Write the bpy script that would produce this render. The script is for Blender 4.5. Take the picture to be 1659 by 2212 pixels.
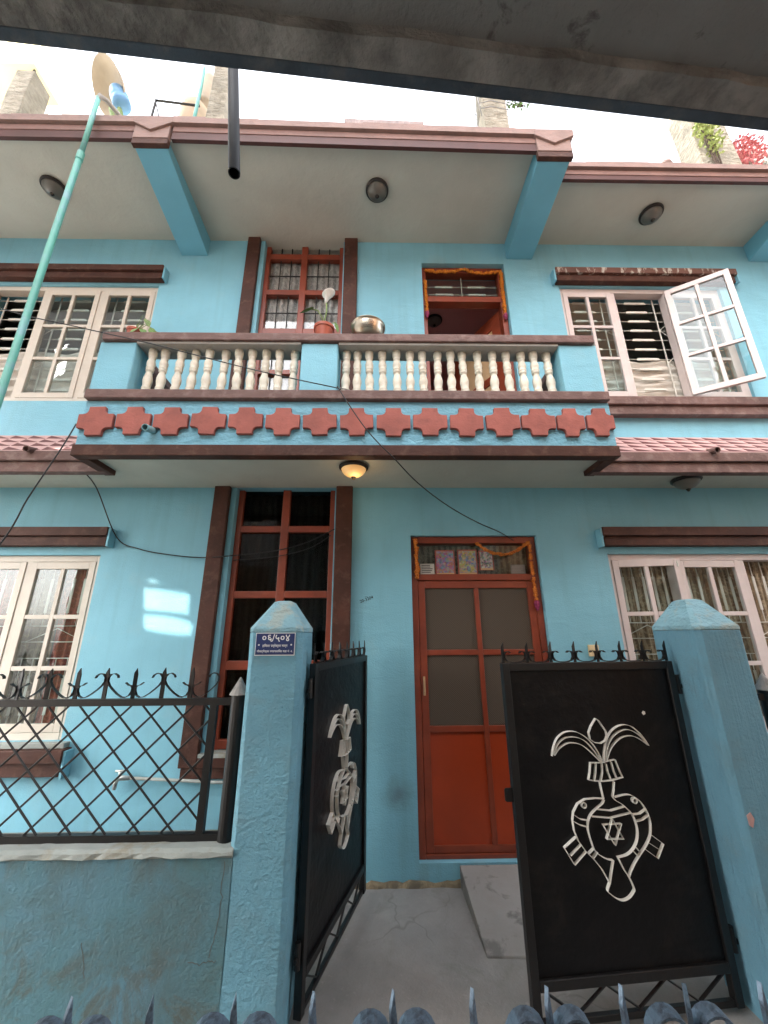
import bpy, bmesh, math, random
from mathutils import Vector, Matrix
random.seed(7)
R = math.radians
for o in list(bpy.data.objects): bpy.data.objects.remove(o)
scn = bpy.context.scene
COL = scn.collection

# ------------------------------------------------------------------ camera
cd = bpy.data.cameras.new('camera'); cam = bpy.data.objects.new('camera', cd); COL.objects.link(cam)
pitch, yaw, roll = R(17.515), R(1.049), R(-0.339)
fwd = Vector((math.sin(yaw)*math.cos(pitch), math.cos(yaw)*math.cos(pitch), math.sin(pitch)))
rgt = Vector((math.cos(yaw), -math.sin(yaw), 0)); upv = rgt.cross(fwd)
r2 = math.cos(roll)*rgt + math.sin(roll)*upv; u2 = -math.sin(roll)*rgt + math.cos(roll)*upv
mw = Matrix((r2, u2, -fwd)).transposed().to_4x4(); mw.translation = Vector((0, -3.4, 1.69))
cam.matrix_world = mw
cd.sensor_fit = 'HORIZONTAL'; cd.sensor_width = 36; cd.lens = 36*840/1659
cd.clip_start = .05; cd.clip_end = 500
scn.camera = cam

# ------------------------------------------------------------------ sky, sun, exposure
SUN = Vector((-.62, -.42, .66)).normalized()
w = bpy.data.worlds.new('World'); scn.world = w; w.use_nodes = True
nt = w.node_tree; nt.nodes.clear()
sky = nt.nodes.new('ShaderNodeTexSky'); sky.sky_type = 'NISHITA'; sky.sun_disc = False
sky.sun_elevation = math.asin(SUN.z); sky.sun_rotation = math.atan2(SUN.x, SUN.y)
sky.air_density = 1.0; sky.dust_density = 4.0; sky.ozone_density = 1.0
hs = nt.nodes.new('ShaderNodeHueSaturation'); hs.inputs['Saturation'].default_value = .22
bg = nt.nodes.new('ShaderNodeBackground'); bg.inputs['Strength'].default_value = .15
wo = nt.nodes.new('ShaderNodeOutputWorld')
nt.links.new(sky.outputs[0], hs.inputs['Color']); nt.links.new(hs.outputs[0], bg.inputs['Color']); nt.links.new(bg.outputs[0], wo.inputs[0])
sd = bpy.data.lights.new('sun', 'SUN'); sd.energy = 2.0; sd.angle = R(.25); sd.color = (1, .95, .88)
so = bpy.data.objects.new('sun', sd); COL.objects.link(so); so.rotation_euler = (-SUN).to_track_quat('-Z', 'Y').to_euler()
so.location = (-8, -8, 14)
vs = scn.view_settings
vs.view_transform = 'Standard'; vs.look = 'None'; vs.gamma = 1; vs.exposure = 3.15; vs.use_curve_mapping = False
scn.render.engine = 'CYCLES'
scn.cycles.max_bounces = 8; scn.cycles.diffuse_bounces = 5; scn.cycles.transparent_max_bounces = 12
scn.cycles.caustics_reflective = False; scn.cycles.caustics_refractive = False

# ------------------------------------------------------------------ materials
MAT = {}
def newmat(name):
    m = bpy.data.materials.new(name); m.use_nodes = True; MAT[name] = m
    t = m.node_tree; b = t.nodes['Principled BSDF']
    return m, t, b
def noise(t, co, scale, detail=4, rough=.55, stretch=None, dist=0):
    n = t.nodes.new('ShaderNodeTexNoise'); n.inputs['Scale'].default_value = scale; n.inputs['Detail'].default_value = detail
    n.inputs['Roughness'].default_value = rough; n.inputs['Distortion'].default_value = dist
    if stretch:
        mp = t.nodes.new('ShaderNodeMapping'); mp.inputs['Scale'].default_value = stretch
        t.links.new(co, mp.inputs['Vector']); co = mp.outputs[0]
    t.links.new(co, n.inputs['Vector']); return n.outputs['Fac']
def ramp(t, fac, a, b, ca=(0, 0, 0, 1), cb=(1, 1, 1, 1)):
    r = t.nodes.new('ShaderNodeValToRGB'); r.color_ramp.elements[0].position = a; r.color_ramp.elements[1].position = b
    r.color_ramp.elements[0].color = ca; r.color_ramp.elements[1].color = cb
    t.links.new(fac, r.inputs[0]); return r.outputs[0]
def mix(t, fac, a, b, blend='MIX'):
    n = t.nodes.new('ShaderNodeMix'); n.data_type = 'RGBA'; n.blend_type = blend
    for s, v in ((0, fac), (6, a), (7, b)):
        if hasattr(v, 'type') and hasattr(v, 'links'): t.links.new(v, n.inputs[s])
        elif s == 0: n.inputs[0].default_value = v
        else: n.inputs[s].default_value = (*v[:3], 1)
    return n.outputs[2]
def math_(t, op, a, b=0., c=0.):
    n = t.nodes.new('ShaderNodeMath'); n.operation = op
    for i, v in enumerate((a, b, c)):
        if hasattr(v, 'links'): t.links.new(v, n.inputs[i])
        else: n.inputs[i].default_value = v
    return n.outputs[0]
def coords(t, kind='world'):
    if kind == 'world':
        g = t.nodes.new('ShaderNodeNewGeometry'); return g.outputs['Position']
    c = t.nodes.new('ShaderNodeTexCoord'); return c.outputs['Object']
def surf(name, col, rough=.7, var=.12, vscale=2.5, dirt=None, dirt_amt=.5, dscale=3, dthr=(.52, .72), bump=.3, bscale=70, wave=0, wscale=14, metal=0, kind='world', spec=.4, streak=0, dist=.006):
    """paint, plaster, wood or metal: base colour with soft variation, dirt patches with their own outline, fine relief"""
    m, t, b = newmat(name); co = coords(t, kind)
    n1 = noise(t, co, vscale, 5)
    lo = tuple(max(0, c*(1-var)) for c in col); hi = tuple(min(1, c*(1+var)) for c in col)
    c = mix(t, ramp(t, n1, .3, .7), lo, hi)
    if dirt:
        n2 = noise(t, co, dscale, 9, .65, (1, 1, .35) if streak else None, .3)
        f = math_(t, 'MULTIPLY', ramp(t, n2, *dthr), dirt_amt)
        c = mix(t, f, c, dirt)
    t.links.new(c, b.inputs['Base Color'])
    b.inputs['Roughness'].default_value = rough; b.inputs['Metallic'].default_value = metal
    b.inputs['Specular IOR Level'].default_value = spec
    if bump:
        h = noise(t, co, bscale, 6, .6)
        if wave:
            h = math_(t, 'ADD', h, math_(t, 'MULTIPLY', noise(t, co, wscale, 3, .5, (.6, .6, 1.6), .6), wave))
        bn = t.nodes.new('ShaderNodeBump'); bn.inputs['Strength'].default_value = bump; bn.inputs['Distance'].default_value = dist
        t.links.new(h, bn.inputs['Height']); t.links.new(bn.outputs[0], b.inputs['Normal'])
    return m

BLUE = (.205, .468, .575)
def house_paint():
    m, t, b = newmat('blue_paint'); co = coords(t)
    c = mix(t, ramp(t, noise(t, co, 1.4, 5), .3, .7), tuple(v*.89 for v in BLUE), tuple(v*1.07 for v in BLUE))
    c = mix(t, math_(t, 'MULTIPLY', ramp(t, noise(t, co, 2.2, 8, .65), .56, .8), .3), c, (.34, .44, .43))
    c = mix(t, math_(t, 'MULTIPLY', ramp(t, noise(t, co, 2.6, 7, .62, (3.2, 3.2, .22), .25), .50, .72), .30), c, (.15, .32, .38))
    # a hand-grime smudge beside the front door and splash marks along the foot of the wall
    d = t.nodes.new('ShaderNodeVectorMath'); d.operation = 'DISTANCE'; d.inputs[1].default_value = (.16, 0, .55); t.links.new(co, d.inputs[0])
    sm = ramp(t, math_(t, 'ADD', d.outputs['Value'], math_(t, 'MULTIPLY', noise(t, co, 14, 5), .12)), .07, .20, (1, 1, 1, 1), (0, 0, 0, 1))
    c = mix(t, math_(t, 'MULTIPLY', sm, .6), c, (.10, .13, .13))
    sp = t.nodes.new('ShaderNodeSeparateXYZ'); t.links.new(co, sp.inputs[0])
    low = t.nodes.new('ShaderNodeClamp'); t.links.new(math_(t, 'MULTIPLY_ADD', sp.outputs[2], -1.6, .9), low.inputs[0])
    gr = math_(t, 'MULTIPLY', ramp(t, noise(t, co, 5, 9, .7, (1, 1, .3), .4), .48, .68), low.outputs[0])
    c = mix(t, math_(t, 'MULTIPLY', gr, .45), c, (.19, .27, .26))
    t.links.new(c, b.inputs['Base Color']); b.inputs['Roughness'].default_value = .62; b.inputs['Specular IOR Level'].default_value = .35
    h = math_(t, 'ADD', noise(t, co, 90, 6, .6), math_(t, 'MULTIPLY', noise(t, co, 7, 3, .5, (.6, .6, 1.4), .6), 1.6))
    bn = t.nodes.new('ShaderNodeBump'); bn.inputs['Strength'].default_value = .5; bn.inputs['Distance'].default_value = .008
    t.links.new(h, bn.inputs['Height']); t.links.new(bn.outputs[0], b.inputs['Normal'])
house_paint()
surf('blue_rough', (.19, .435, .555), .7, .10, 3, (.10, .24, .28), .35, 6, (.5, .75), .55, 45, 2.5, 16, dist=.012)
surf('blue_beam', (.155, .42, .54), .55, .06, 2, None, bump=.15)
# weathered boundary wall: peeling, greenish-grey grime, brown splashes near the ground
def boundary():
    m, t, b = newmat('boundary_paint'); co = coords(t)
    base = mix(t, ramp(t, noise(t, co, 2.3, 6, .6), .38, .62), (.075, .18, .208), (.088, .20, .255))
    grime = math_(t, 'MULTIPLY', ramp(t, noise(t, co, 3.1, 10, .68, None, .5), .46, .66), .62)
    c = mix(t, grime, base, (.075, .10, .095))
    sp = t.nodes.new('ShaderNodeSeparateXYZ'); t.links.new(co, sp.inputs[0])
    low = math_(t, 'MULTIPLY_ADD', sp.outputs[2], -2.2, 1.25)
    lowc = t.nodes.new('ShaderNodeClamp'); t.links.new(low, lowc.inputs[0])
    br = math_(t, 'MULTIPLY', ramp(t, noise(t, co, 4.5, 10, .7, None, .8), .50, .60), lowc.outputs[0])
    c = mix(t, math_(t, 'MULTIPLY', br, .8), c, (.085, .078, .05))
    topm = math_(t, 'MULTIPLY_ADD', sp.outputs[2], 9., -5.6)
    topc = t.nodes.new('ShaderNodeClamp'); t.links.new(topm, topc.inputs[0])
    zmax = math_(t, 'LESS_THAN', sp.outputs[2], .76)
    tp = math_(t, 'MULTIPLY', math_(t, 'MULTIPLY', ramp(t, noise(t, co, 6, 8, .7, (1, 1, .25)), .48, .62), topc.outputs[0]), zmax)
    c = mix(t, math_(t, 'MULTIPLY', tp, .6), c, (.10, .088, .055))
    t.links.new(c, b.inputs['Base Color']); b.inputs['Roughness'].default_value = .8
    h = math_(t, 'ADD', noise(t, co, 55, 7, .65), math_(t, 'MULTIPLY', noise(t, co, 12, 5, .6, None, .3), .8))
    bn = t.nodes.new('ShaderNodeBump'); bn.inputs['Strength'].default_value = .6; bn.inputs['Distance'].default_value = .014
    t.links.new(h, bn.inputs['Height']); t.links.new(bn.outputs[0], b.inputs['Normal'])
boundary()
surf('pillar_paint', (.14, .32, .41), .75, .10, 3, (.15, .24, .26), .45, 5, (.5, .7), .8, 55, .8, 22, dist=.009)
surf('pillar_combed', (.12, .265, .345), .8, .12, 3, (.13, .21, .23), .5, 5, (.5, .7), .7, 50, 1.0, 22, dist=.010)
_t = MAT['pillar_combed'].node_tree
for _n in _t.nodes:
    if _n.type == 'MAPPING': _n.inputs['Scale'].default_value = (3.2, 3.2, .12)
surf('pillar_cap', (.21, .385, .45), .8, .12, 6, (.34, .36, .30), .7, 7, (.52, .62), .9, 50, 2, 16, dist=.012)
surf('soffit', (.49, .49, .425), .85, .09, 1.5, (.42, .40, .34), .35, 2.2, (.5, .75), .4, 30, 3.0, 6, dist=.008)
surf('trim_brown', (.062, .024, .016), .6, .3, 4, (.13, .07, .05), .6, 11, (.52, .70), .35, 60, 1.5, 18, spec=.25)
surf('trim_stained', (.125, .055, .040), .6, .22, 4, (.50, .46, .40), .9, 16, (.53, .60), .3, 60, streak=1)
surf('trim_dusty', (.145, .083, .072), .7, .22, 5, (.26, .185, .165), .6, 10, (.5, .68), .45, 60, 2, 20)
surf('trim_roof', (.26, .172, .150), .7, .12, 5, (.16, .12, .10), .5, 9, (.52, .72), .45, 50, 1.5, 15)
surf('trim_mid', (.20, .115, .098), .7, .15, 5, (.14, .09, .075), .5, 9, (.5, .7), .4, 50, 1.2, 15)
surf('trim_dark', (.075, .028, .024), .6, .15, 5, None, bump=.2)
surf('cross_red', (.33, .10, .078), .75, .2, 5, (.20, .07, .058), .55, 11, (.5, .7), .35, 60, .8, 22, dist=.006)
surf('tile_light', (.48, .30, .28), .7, .12, 8, (.6, .42, .38), .5, 10, (.5, .7), .3, 60)
surf('tile_dark', (.10, .022, .020), .6, .15, 8, None, bump=.25)
surf('red_wood', (.235, .044, .019), .38, .18, 6, (.16, .028, .014), .6, 5, (.45, .75), .18, 60, .8, 20, spec=.5)
surf('red_panel', (.37, .048, .013), .32, .14, 2.2, (.26, .036, .012), .7, 3, (.4, .75), .10, 60, spec=.5)
surf('cream_wood', (.54, .485, .41), .45, .05, 7, (.45, .38, .32), .35, 9, (.58, .8), .2, 60, spec=.5)
surf('pinkish_wood', (.58, .50, .475), .45, .05, 7, (.45, .36, .34), .35, 9, (.58, .8), .2, 60, spec=.5)
surf('baluster_cream', (.70, .665, .56), .55, .10, 5, (.34, .30, .20), .6, 9, (.52, .72), .15, 60)
surf('concrete', (.34, .325, .30), .9, .14, 2.5, (.20, .19, .17), .5, 5, (.48, .7), .5, 60, 1.2, 10)
surf('concrete_light', (.27, .258, .243), .92, .16, 3, (.13, .125, .12), .8, 6, (.52, .62), .45, 60, 1, 9)
surf('concrete_dark', (.20, .185, .17), .95, .4, 4, (.05, .048, .046), .7, 5, (.48, .66), .9, 35, 3, 9, dist=.015)
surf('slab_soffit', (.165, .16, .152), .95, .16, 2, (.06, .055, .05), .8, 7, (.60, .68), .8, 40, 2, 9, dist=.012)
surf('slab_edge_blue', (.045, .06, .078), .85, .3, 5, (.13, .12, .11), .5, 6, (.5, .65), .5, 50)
surf('column_concrete', (.30, .27, .215), .95, .25, 6, (.18, .16, .12), .7, 8, (.45, .65), .9, 30, 2, 12, dist=.02)
surf('black_paint', (.0025, .0025, .003), .42, .3, 4, (.022, .018, .014), .8, 5, (.52, .78), .22, 24, 3.0, 3.0, spec=.25, dist=.016)
surf('black_metal', (.0035, .003, .003), .42, .3, 8, (.015, .012, .010), .5, 12, (.55, .75), .2, 60, spec=.5)
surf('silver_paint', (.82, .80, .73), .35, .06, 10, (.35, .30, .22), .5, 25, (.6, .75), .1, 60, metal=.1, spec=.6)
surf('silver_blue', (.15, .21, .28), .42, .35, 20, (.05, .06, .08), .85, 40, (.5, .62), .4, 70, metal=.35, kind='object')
surf('plate_blue', (.008, .022, .11), .3, .1, 8, None, bump=0, spec=.6)
surf('white_print', (.80, .80, .78), .5, .03, 8, None, bump=0)
surf('paper', (.62, .62, .58), .8, .06, 20, None, bump=.05)
surf('crack_dark', (.09, .10, .095), .9, .1, 8, None, bump=0)
surf('earthy_mortar', (.24, .19, .12), .95, .3, 9, (.08, .07, .055), .7, 12, (.45, .6), .7, 50)
surf('ink', (.03, .035, .04), .7, .1, 8, None, bump=0)
surf('green_pvc', (.095, .33, .265), .42, .10, 3, (.20, .32, .40), .6, 5, (.5, .62), .08, 60, spec=.5)
surf('black_pvc', (.010, .011, .014), .55, .2, 4, None, bump=.05, spec=.2)
surf('blue_pvc', (.20, .42, .46), .5, .1, 4, (.3, .3, .28), .5, 9, (.5, .7), .1, 60)
surf('cable_black', (.015, .015, .016), .5, .2, 4, None, bump=0)
surf('cable_grey', (.25, .24, .23), .6, .2, 9, None, bump=0)
surf('bronze', (.025, .022, .020), .45, .3, 8, None, bump=.1, metal=.3)
surf('interior_maroon', (.78, .40, .39), .8, .08, 2, None, bump=.1)
surf('interior_white', (.78, .74, .68), .85, .05, 2, None, bump=.1)
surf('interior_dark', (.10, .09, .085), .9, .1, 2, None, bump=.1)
surf('tan_panel', (.55, .36, .20), .55, .10, 3, None, bump=.1)
surf('terracotta', (.36, .075, .035), .42, .10, 8, None, bump=.08, kind='object')
surf('soil', (.06, .04, .028), .95, .3, 30, None, bump=.8, bscale=60)
surf('steel', (.42, .38, .31), .28, .05, 8, None, bump=.03, metal=1.0)
surf('chrome_tap', (.55, .55, .52), .3, .1, 20, (.2, .17, .12), .5, 40, (.55, .7), .1, 60, metal=.8)
surf('switch_plastic', (.62, .50, .30), .5, .06, 20, None, bump=0)
surf('yellow_wall', (.80, .72, .42), .8, .06, 2, None, bump=.2)
surf('porch_wall', (.13, .12, .11), .9, .1, 2, None, bump=.2)
surf('white_wall', (.72, .70, .66), .85, .06, 2, (.5, .46, .42), .4, 2, (.5, .75), .3, 40)
surf('tank_brown', (.36, .26, .16), .6, .15, 4, None, bump=.2)
surf('dish_tan', (.34, .27, .19), .6, .15, 4, None, bump=.2)
surf('tank_blue', (.14, .30, .50), .5, .1, 4, None, bump=.1)
surf('sheet_grey', (.30, .24, .23), .7, .2, 8, None, bump=.3)
surf('curtain_white', (.52, .48, .42), .9, .08, 12, None, bump=.4, bscale=35)
surf('bar_white', (.62, .60, .54), .5, .06, 9, None, bump=.1)
surf('lead_black', (.012, .012, .012), .6, .1, 9, None, bump=0)
surf('plaster_lip', (.27, .295, .275), .85, .12, 6, (.22, .19, .13), .7, 9, (.52, .66), .6, 50, 1.5, 14)

def brickmat(name, c1, c2, mortar):
    m, t, b = newmat(name); co = coords(t)
    mp = t.nodes.new('ShaderNodeMapping'); mp.inputs['Rotation'].default_value = (R(90), 0, 0); t.links.new(co, mp.inputs[0])
    k = t.nodes.new('ShaderNodeTexBrick'); k.inputs['Scale'].default_value = 1; k.inputs['Brick Width'].default_value = .23; k.inputs['Row Height'].default_value = .075
    k.inputs['Mortar Size'].default_value = .012; k.inputs['Color1'].default_value = (*c1, 1); k.inputs['Color2'].default_value = (*c2, 1); k.inputs['Mortar'].default_value = (*mortar, 1)
    t.links.new(mp.outputs[0], k.inputs['Vector']); t.links.new(k.outputs['Color'], b.inputs['Base Color']); b.inputs['Roughness'].default_value = .9
brickmat('brick_wall', (.50, .22, .11), (.60, .33, .17), (.42, .34, .26))

def glass(name, tint=(.9, .95, .95), r0=.06, rough=.01):
    m, t, b = newmat(name); t.nodes.remove(b)
    o = t.nodes['Material Output']; mx = t.nodes.new('ShaderNodeMixShader'); tr = t.nodes.new('ShaderNodeBsdfTransparent'); g = t.nodes.new('ShaderNodeBsdfGlossy')
    tr.inputs[0].default_value = (*tint, 1); g.inputs['Roughness'].default_value = rough
    co = coords(t); bn = t.nodes.new('ShaderNodeBump'); bn.inputs['Strength'].default_value = .08; bn.inputs['Distance'].default_value = .01
    t.links.new(noise(t, co, 5, 2), bn.inputs['Height']); t.links.new(bn.outputs[0], g.inputs['Normal'])
    lw = t.nodes.new('ShaderNodeLayerWeight'); lw.inputs[0].default_value = .5      # Schlick reflectance, the same on both faces of the pane
    f = math_(t, 'MULTIPLY_ADD', math_(t, 'POWER', lw.outputs['Facing'], 5.), 1-r0, r0)
    t.links.new(f, mx.inputs[0]); t.links.new(tr.outputs[0], mx.inputs[1]); t.links.new(g.outputs[0], mx.inputs[2]); t.links.new(mx.outputs[0], o.inputs[0])
glass('glass', r0=.038)
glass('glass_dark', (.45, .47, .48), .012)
glass('glass_grey', (.92, .93, .93), .06, .03)
def frosted():
    m, t, b = newmat('lamp_glass'); b.inputs['Base Color'].default_value = (.15, .145, .125, 1); b.inputs['Roughness'].default_value = .35
    b.inputs['Transmission Weight'].default_value = .25
frosted()
def emit():
    m, t, b = newmat('lamp_glass_lit'); co = coords(t, 'object')
    n = noise(t, co, 18, 5, .6, None, 1.2)
    c = mix(t, ramp(t, n, .35, .7), (1.0, .42, .10), (1.0, .66, .28))
    t.links.new(c, b.inputs['Emission Color']); b.inputs['Base Color'].default_value = (.7, .5, .25, 1)
    b.inputs['Emission Strength'].default_value = .055; b.inputs['Roughness'].default_value = .3
emit()
def meshmat():
    m, t, b = newmat('fly_mesh'); co = coords(t)
    mp = t.nodes.new('ShaderNodeMapping'); mp.inputs['Rotation'].default_value = (0, R(45), 0); t.links.new(co, mp.inputs[0])
    k = t.nodes.new('ShaderNodeTexVoronoi'); k.inputs['Scale'].default_value = 95; k.inputs['Randomness'].default_value = 0; t.links.new(mp.outputs[0], k.inputs['Vector'])
    c = mix(t, ramp(t, k.outputs['Distance'], .25, .5), (.022, .016, .011), (.10, .075, .052))
    t.links.new(c, b.inputs['Base Color']); b.inputs['Roughness'].default_value = .75
meshmat()
def stripes(name, ca, cb, scale, axis=(1, 0, 0), rough=.9, noise_amt=.4):
    m, t, b = newmat(name); co = coords(t)
    wv = t.nodes.new('ShaderNodeTexWave'); wv.bands_direction = 'X' if axis[0] else 'Z'; wv.inputs['Scale'].default_value = scale; wv.inputs['Distortion'].default_value = 2.5; wv.inputs['Detail'].default_value = 3
    t.links.new(co, wv.inputs['Vector'])
    c = mix(t, ramp(t, wv.outputs['Fac'], .35, .7), ca, cb)
    c = mix(t, math_(t, 'MULTIPLY', ramp(t, noise(t, co, 14, 6, .6, None, 2), .5, .6), noise_amt), c, tuple(min(1, v*1.8+.02) for v in cb))
    t.links.new(c, b.inputs['Base Color']); b.inputs['Roughness'].default_value = rough
stripes('curtain_red', (.17, .035, .028), (.26, .06, .045), 5)
stripes('curtain_olive', (.10, .08, .05), (.22, .18, .115), 6)
stripes('curtain_brown', (.16, .115, .07), (.34, .27, .185), 9)
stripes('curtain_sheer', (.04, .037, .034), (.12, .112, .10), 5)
stripes('curtain_grey', (.34, .34, .335), (.52, .515, .50), 5)
def printmat(name, seed, ca, cb):
    m, t, b = newmat(name); co = coords(t, 'object')
    v = t.nodes.new('ShaderNodeTexVoronoi'); v.inputs['Scale'].default_value = 55 + seed; t.links.new(co, v.inputs['Vector'])
    h = t.nodes.new('ShaderNodeHueSaturation'); h.inputs['Saturation'].default_value = .8; h.inputs['Value'].default_value = .45
    t.links.new(v.outputs['Color'], h.inputs['Color'])
    c = mix(t, ramp(t, noise(t, co, 22+seed, 4), .45, .55), ca, cb); c = mix(t, .5, c, h.outputs[0])
    t.links.new(c, b.inputs['Base Color']); b.inputs['Roughness'].default_value = .5
printmat('print_a', 1, (.45, .10, .10), (.12, .22, .40)); printmat('print_b', 7, (.10, .18, .40), (.50, .42, .12)); printmat('print_c', 13, (.55, .50, .45), (.10, .10, .12))
def petals(name, ca, cb):
    m, t, b = newmat(name); co = coords(t)
    t.links.new(mix(t, ramp(t, noise(t, co, 60, 3), .35, .65), ca, cb), b.inputs['Base Color']); b.inputs['Roughness'].default_value = .8
petals('marigold', (.52, .13, .010), (.66, .26, .02)); petals('marigold_dry', (.46, .10, .012), (.62, .22, .03)); petals('tassel', (.16, .01, .05), (.28, .03, .10))
petals('leaf', (.06, .13, .03), (.14, .24, .06)); petals('leaf_pale', (.20, .26, .10), (.10, .17, .05)); petals('leaf_red', (.36, .06, .09), (.55, .22, .20)); petals('leaf_lime', (.26, .34, .09), (.48, .52, .22)); petals('petal_white', (.72, .72, .66), (.80, .80, .76))
def groundmat():
    m, t, b = newmat('yard_concrete'); co = coords(t)
    c = mix(t, ramp(t, noise(t, co, 1.8, 7, .6), .35, .65), (.21, .203, .195), (.31, .298, .285))
    c = mix(t, math_(t, 'MULTIPLY', ramp(t, noise(t, co, 3.5, 9, .7, None, .6), .52, .66), .6), c, (.19, .19, .172))
    c = mix(t, math_(t, 'MULTIPLY', ramp(t, noise(t, co, 30, 4), .62, .72), .35), c, (.36, .34, .32))
    v = t.nodes.new('ShaderNodeTexVoronoi'); v.feature = 'DISTANCE_TO_EDGE'; v.inputs['Scale'].default_value = .9
    wn = t.nodes.new('ShaderNodeTexNoise'); wn.inputs['Scale'].default_value = 4; t.links.new(co, wn.inputs['Vector'])
    av = t.nodes.new('ShaderNodeVectorMath'); av.operation = 'MULTIPLY_ADD'; av.inputs[1].default_value = (.3, .3, .3)
    t.links.new(wn.outputs['Color'], av.inputs[0]); t.links.new(co, av.inputs[2]); t.links.new(av.outputs[0], v.inputs['Vector'])
    ck = ramp(t, v.outputs['Distance'], .002, .006, (1, 1, 1, 1), (0, 0, 0, 1))
    c = mix(t, math_(t, 'MULTIPLY', math_(t, 'MULTIPLY', ck, ramp(t, noise(t, co, 1.3, 3), .5, .6)), .45), c, (.12, .115, .105))
    t.links.new(c, b.inputs['Base Color']); b.inputs['Roughness'].default_value = .85
    h = math_(t, 'ADD', noise(t, co, 50, 7, .65), math_(t, 'MULTIPLY', noise(t, co, 5, 4), 2))
    h = math_(t, 'SUBTRACT', h, math_(t, 'MULTIPLY', ck, .08))
    bn = t.nodes.new('ShaderNodeBump'); bn.inputs['Strength'].default_value = .5; bn.inputs['Distance'].default_value = .012
    t.links.new(h, bn.inputs['Height']); t.links.new(bn.outputs[0], b.inputs['Normal'])
groundmat()

# ------------------------------------------------------------------ mesh helpers
class MB:
    def __init__(s): s.v = []; s.f = []
    def add(s, vs, fs):
        k = len(s.v); s.v += [tuple(v) for v in vs]; s.f += [tuple(i+k for i in f) for f in fs]; return s
    def box(s, x0, x1, y0, y1, z0, z1):
        return s.add([(x0,y0,z0),(x1,y0,z0),(x1,y1,z0),(x0,y1,z0),(x0,y0,z1),(x1,y0,z1),(x1,y1,z1),(x0,y1,z1)],
                     [(3,2,1,0),(4,5,6,7),(0,1,5,4),(1,2,6,5),(2,3,7,6),(3,0,4,7)])
    def hexa(s, p): return s.add(p, [(3,2,1,0),(4,5,6,7),(0,1,5,4),(1,2,6,5),(2,3,7,6),(3,0,4,7)])
    def prism(s, poly, y0, y1, ax='Y'):
        """polygon in XZ (ax Y), YZ (ax X) or XY (ax Z), extruded along ax"""
        n = len(poly)
        def P(a, b, c): return {'Y': (a, c, b), 'X': (c, a, b), 'Z': (a, b, c)}[ax]
        vs = [P(a, b, y0) for a, b in poly] + [P(a, b, y1) for a, b in poly]
        fs = [tuple(range(n)), tuple(range(2*n-1, n-1, -1))] + [(i, i+n, (i+1) % n + n, (i+1) % n) for i in range(n)]
        return s.add(vs, fs)
    def tube(s, pts, r, n=8, caps=True):
        pts = [Vector(p) for p in pts]; rs = r if isinstance(r, (list, tuple)) else [r]*len(pts)
        vs = []; fs = []; prev = None
        for i, p in enumerate(pts):
            d = (pts[min(i+1, len(pts)-1)] - pts[max(i-1, 0)]).normalized()
            a = prev if prev else (Vector((0,0,1)) if abs(d.z) < .9 else Vector((1,0,0)))
            x = (a - d*a.dot(d)).normalized(); prev = x; y = d.cross(x)
            vs += [p + rs[i]*(math.cos(t)*x + math.sin(t)*y) for t in [2*math.pi*k/n for k in range(n)]]
            if i: fs += [((i-1)*n+k, (i-1)*n+(k+1) % n, i*n+(k+1) % n, i*n+k) for k in range(n)]
        if caps: fs += [tuple(range(n-1, -1, -1)), tuple(range((len(pts)-1)*n, len(pts)*n))]
        return s.add(vs, fs)
    def lathe(s, prof, c=(0,0,0), n=16):
        vs = []; fs = []
        for r, z in prof: vs += [(c[0]+r*math.cos(2*math.pi*k/n), c[1]+r*math.sin(2*math.pi*k/n), c[2]+z) for k in range(n)]
        for i in range(1, len(prof)): fs += [((i-1)*n+k, (i-1)*n+(k+1) % n, i*n+(k+1) % n, i*n+k) for k in range(n)]
        fs += [tuple(range(n-1, -1, -1)), tuple(range((len(prof)-1)*n, len(prof)*n))]
        return s.add(vs, fs)
    def ribbon(s, pts, th, y0, y1):
        """flat bar on edge following a line in XZ, from depth y0 to y1"""
        P = [Vector((a, b)) for a, b in pts]; n = len(P); L = []; Q = []; closed = (P[0]-P[-1]).length < 1e-4
        for i in range(n):
            a = P[i-1] if i else (P[-2] if closed else P[0]); b = P[i+1] if i < n-1 else (P[1] if closed else P[-1])
            d = (b-a).normalized(); nn = Vector((-d.y, d.x))*th/2; L.append(P[i]+nn); Q.append(P[i]-nn)
        vs = []; fs = []
        for i in range(n): vs += [(L[i].x,y0,L[i].y),(Q[i].x,y0,Q[i].y),(Q[i].x,y1,Q[i].y),(L[i].x,y1,L[i].y)]
        for i in range(n-1):
            a = 4*i; b = a+4
            for k in range(4): fs.append((a+k, a+(k+1) % 4, b+(k+1) % 4, b+k))
        fs += [(3,2,1,0), (4*n-4,4*n-3,4*n-2,4*n-1)]
        return s.add(vs, fs)
    def mesh(s, name, mat, smooth=False):
        me = bpy.data.meshes.new(name); me.from_pydata(s.v, [], s.f); me.update()
        bm = bmesh.new(); bm.from_mesh(me); bmesh.ops.recalc_face_normals(bm, faces=bm.faces); bm.to_mesh(me); bm.free()
        me.materials.append(MAT[mat])
        if smooth: me.polygons.foreach_set('use_smooth', [True]*len(me.polygons))
        return me
    def build(s, name, mat, parent=None, smooth=False, bevel=0, local=False):
        return place(name, s.mesh(name, mat, smooth), parent, bevel=bevel, local=local, smooth=smooth)
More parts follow.
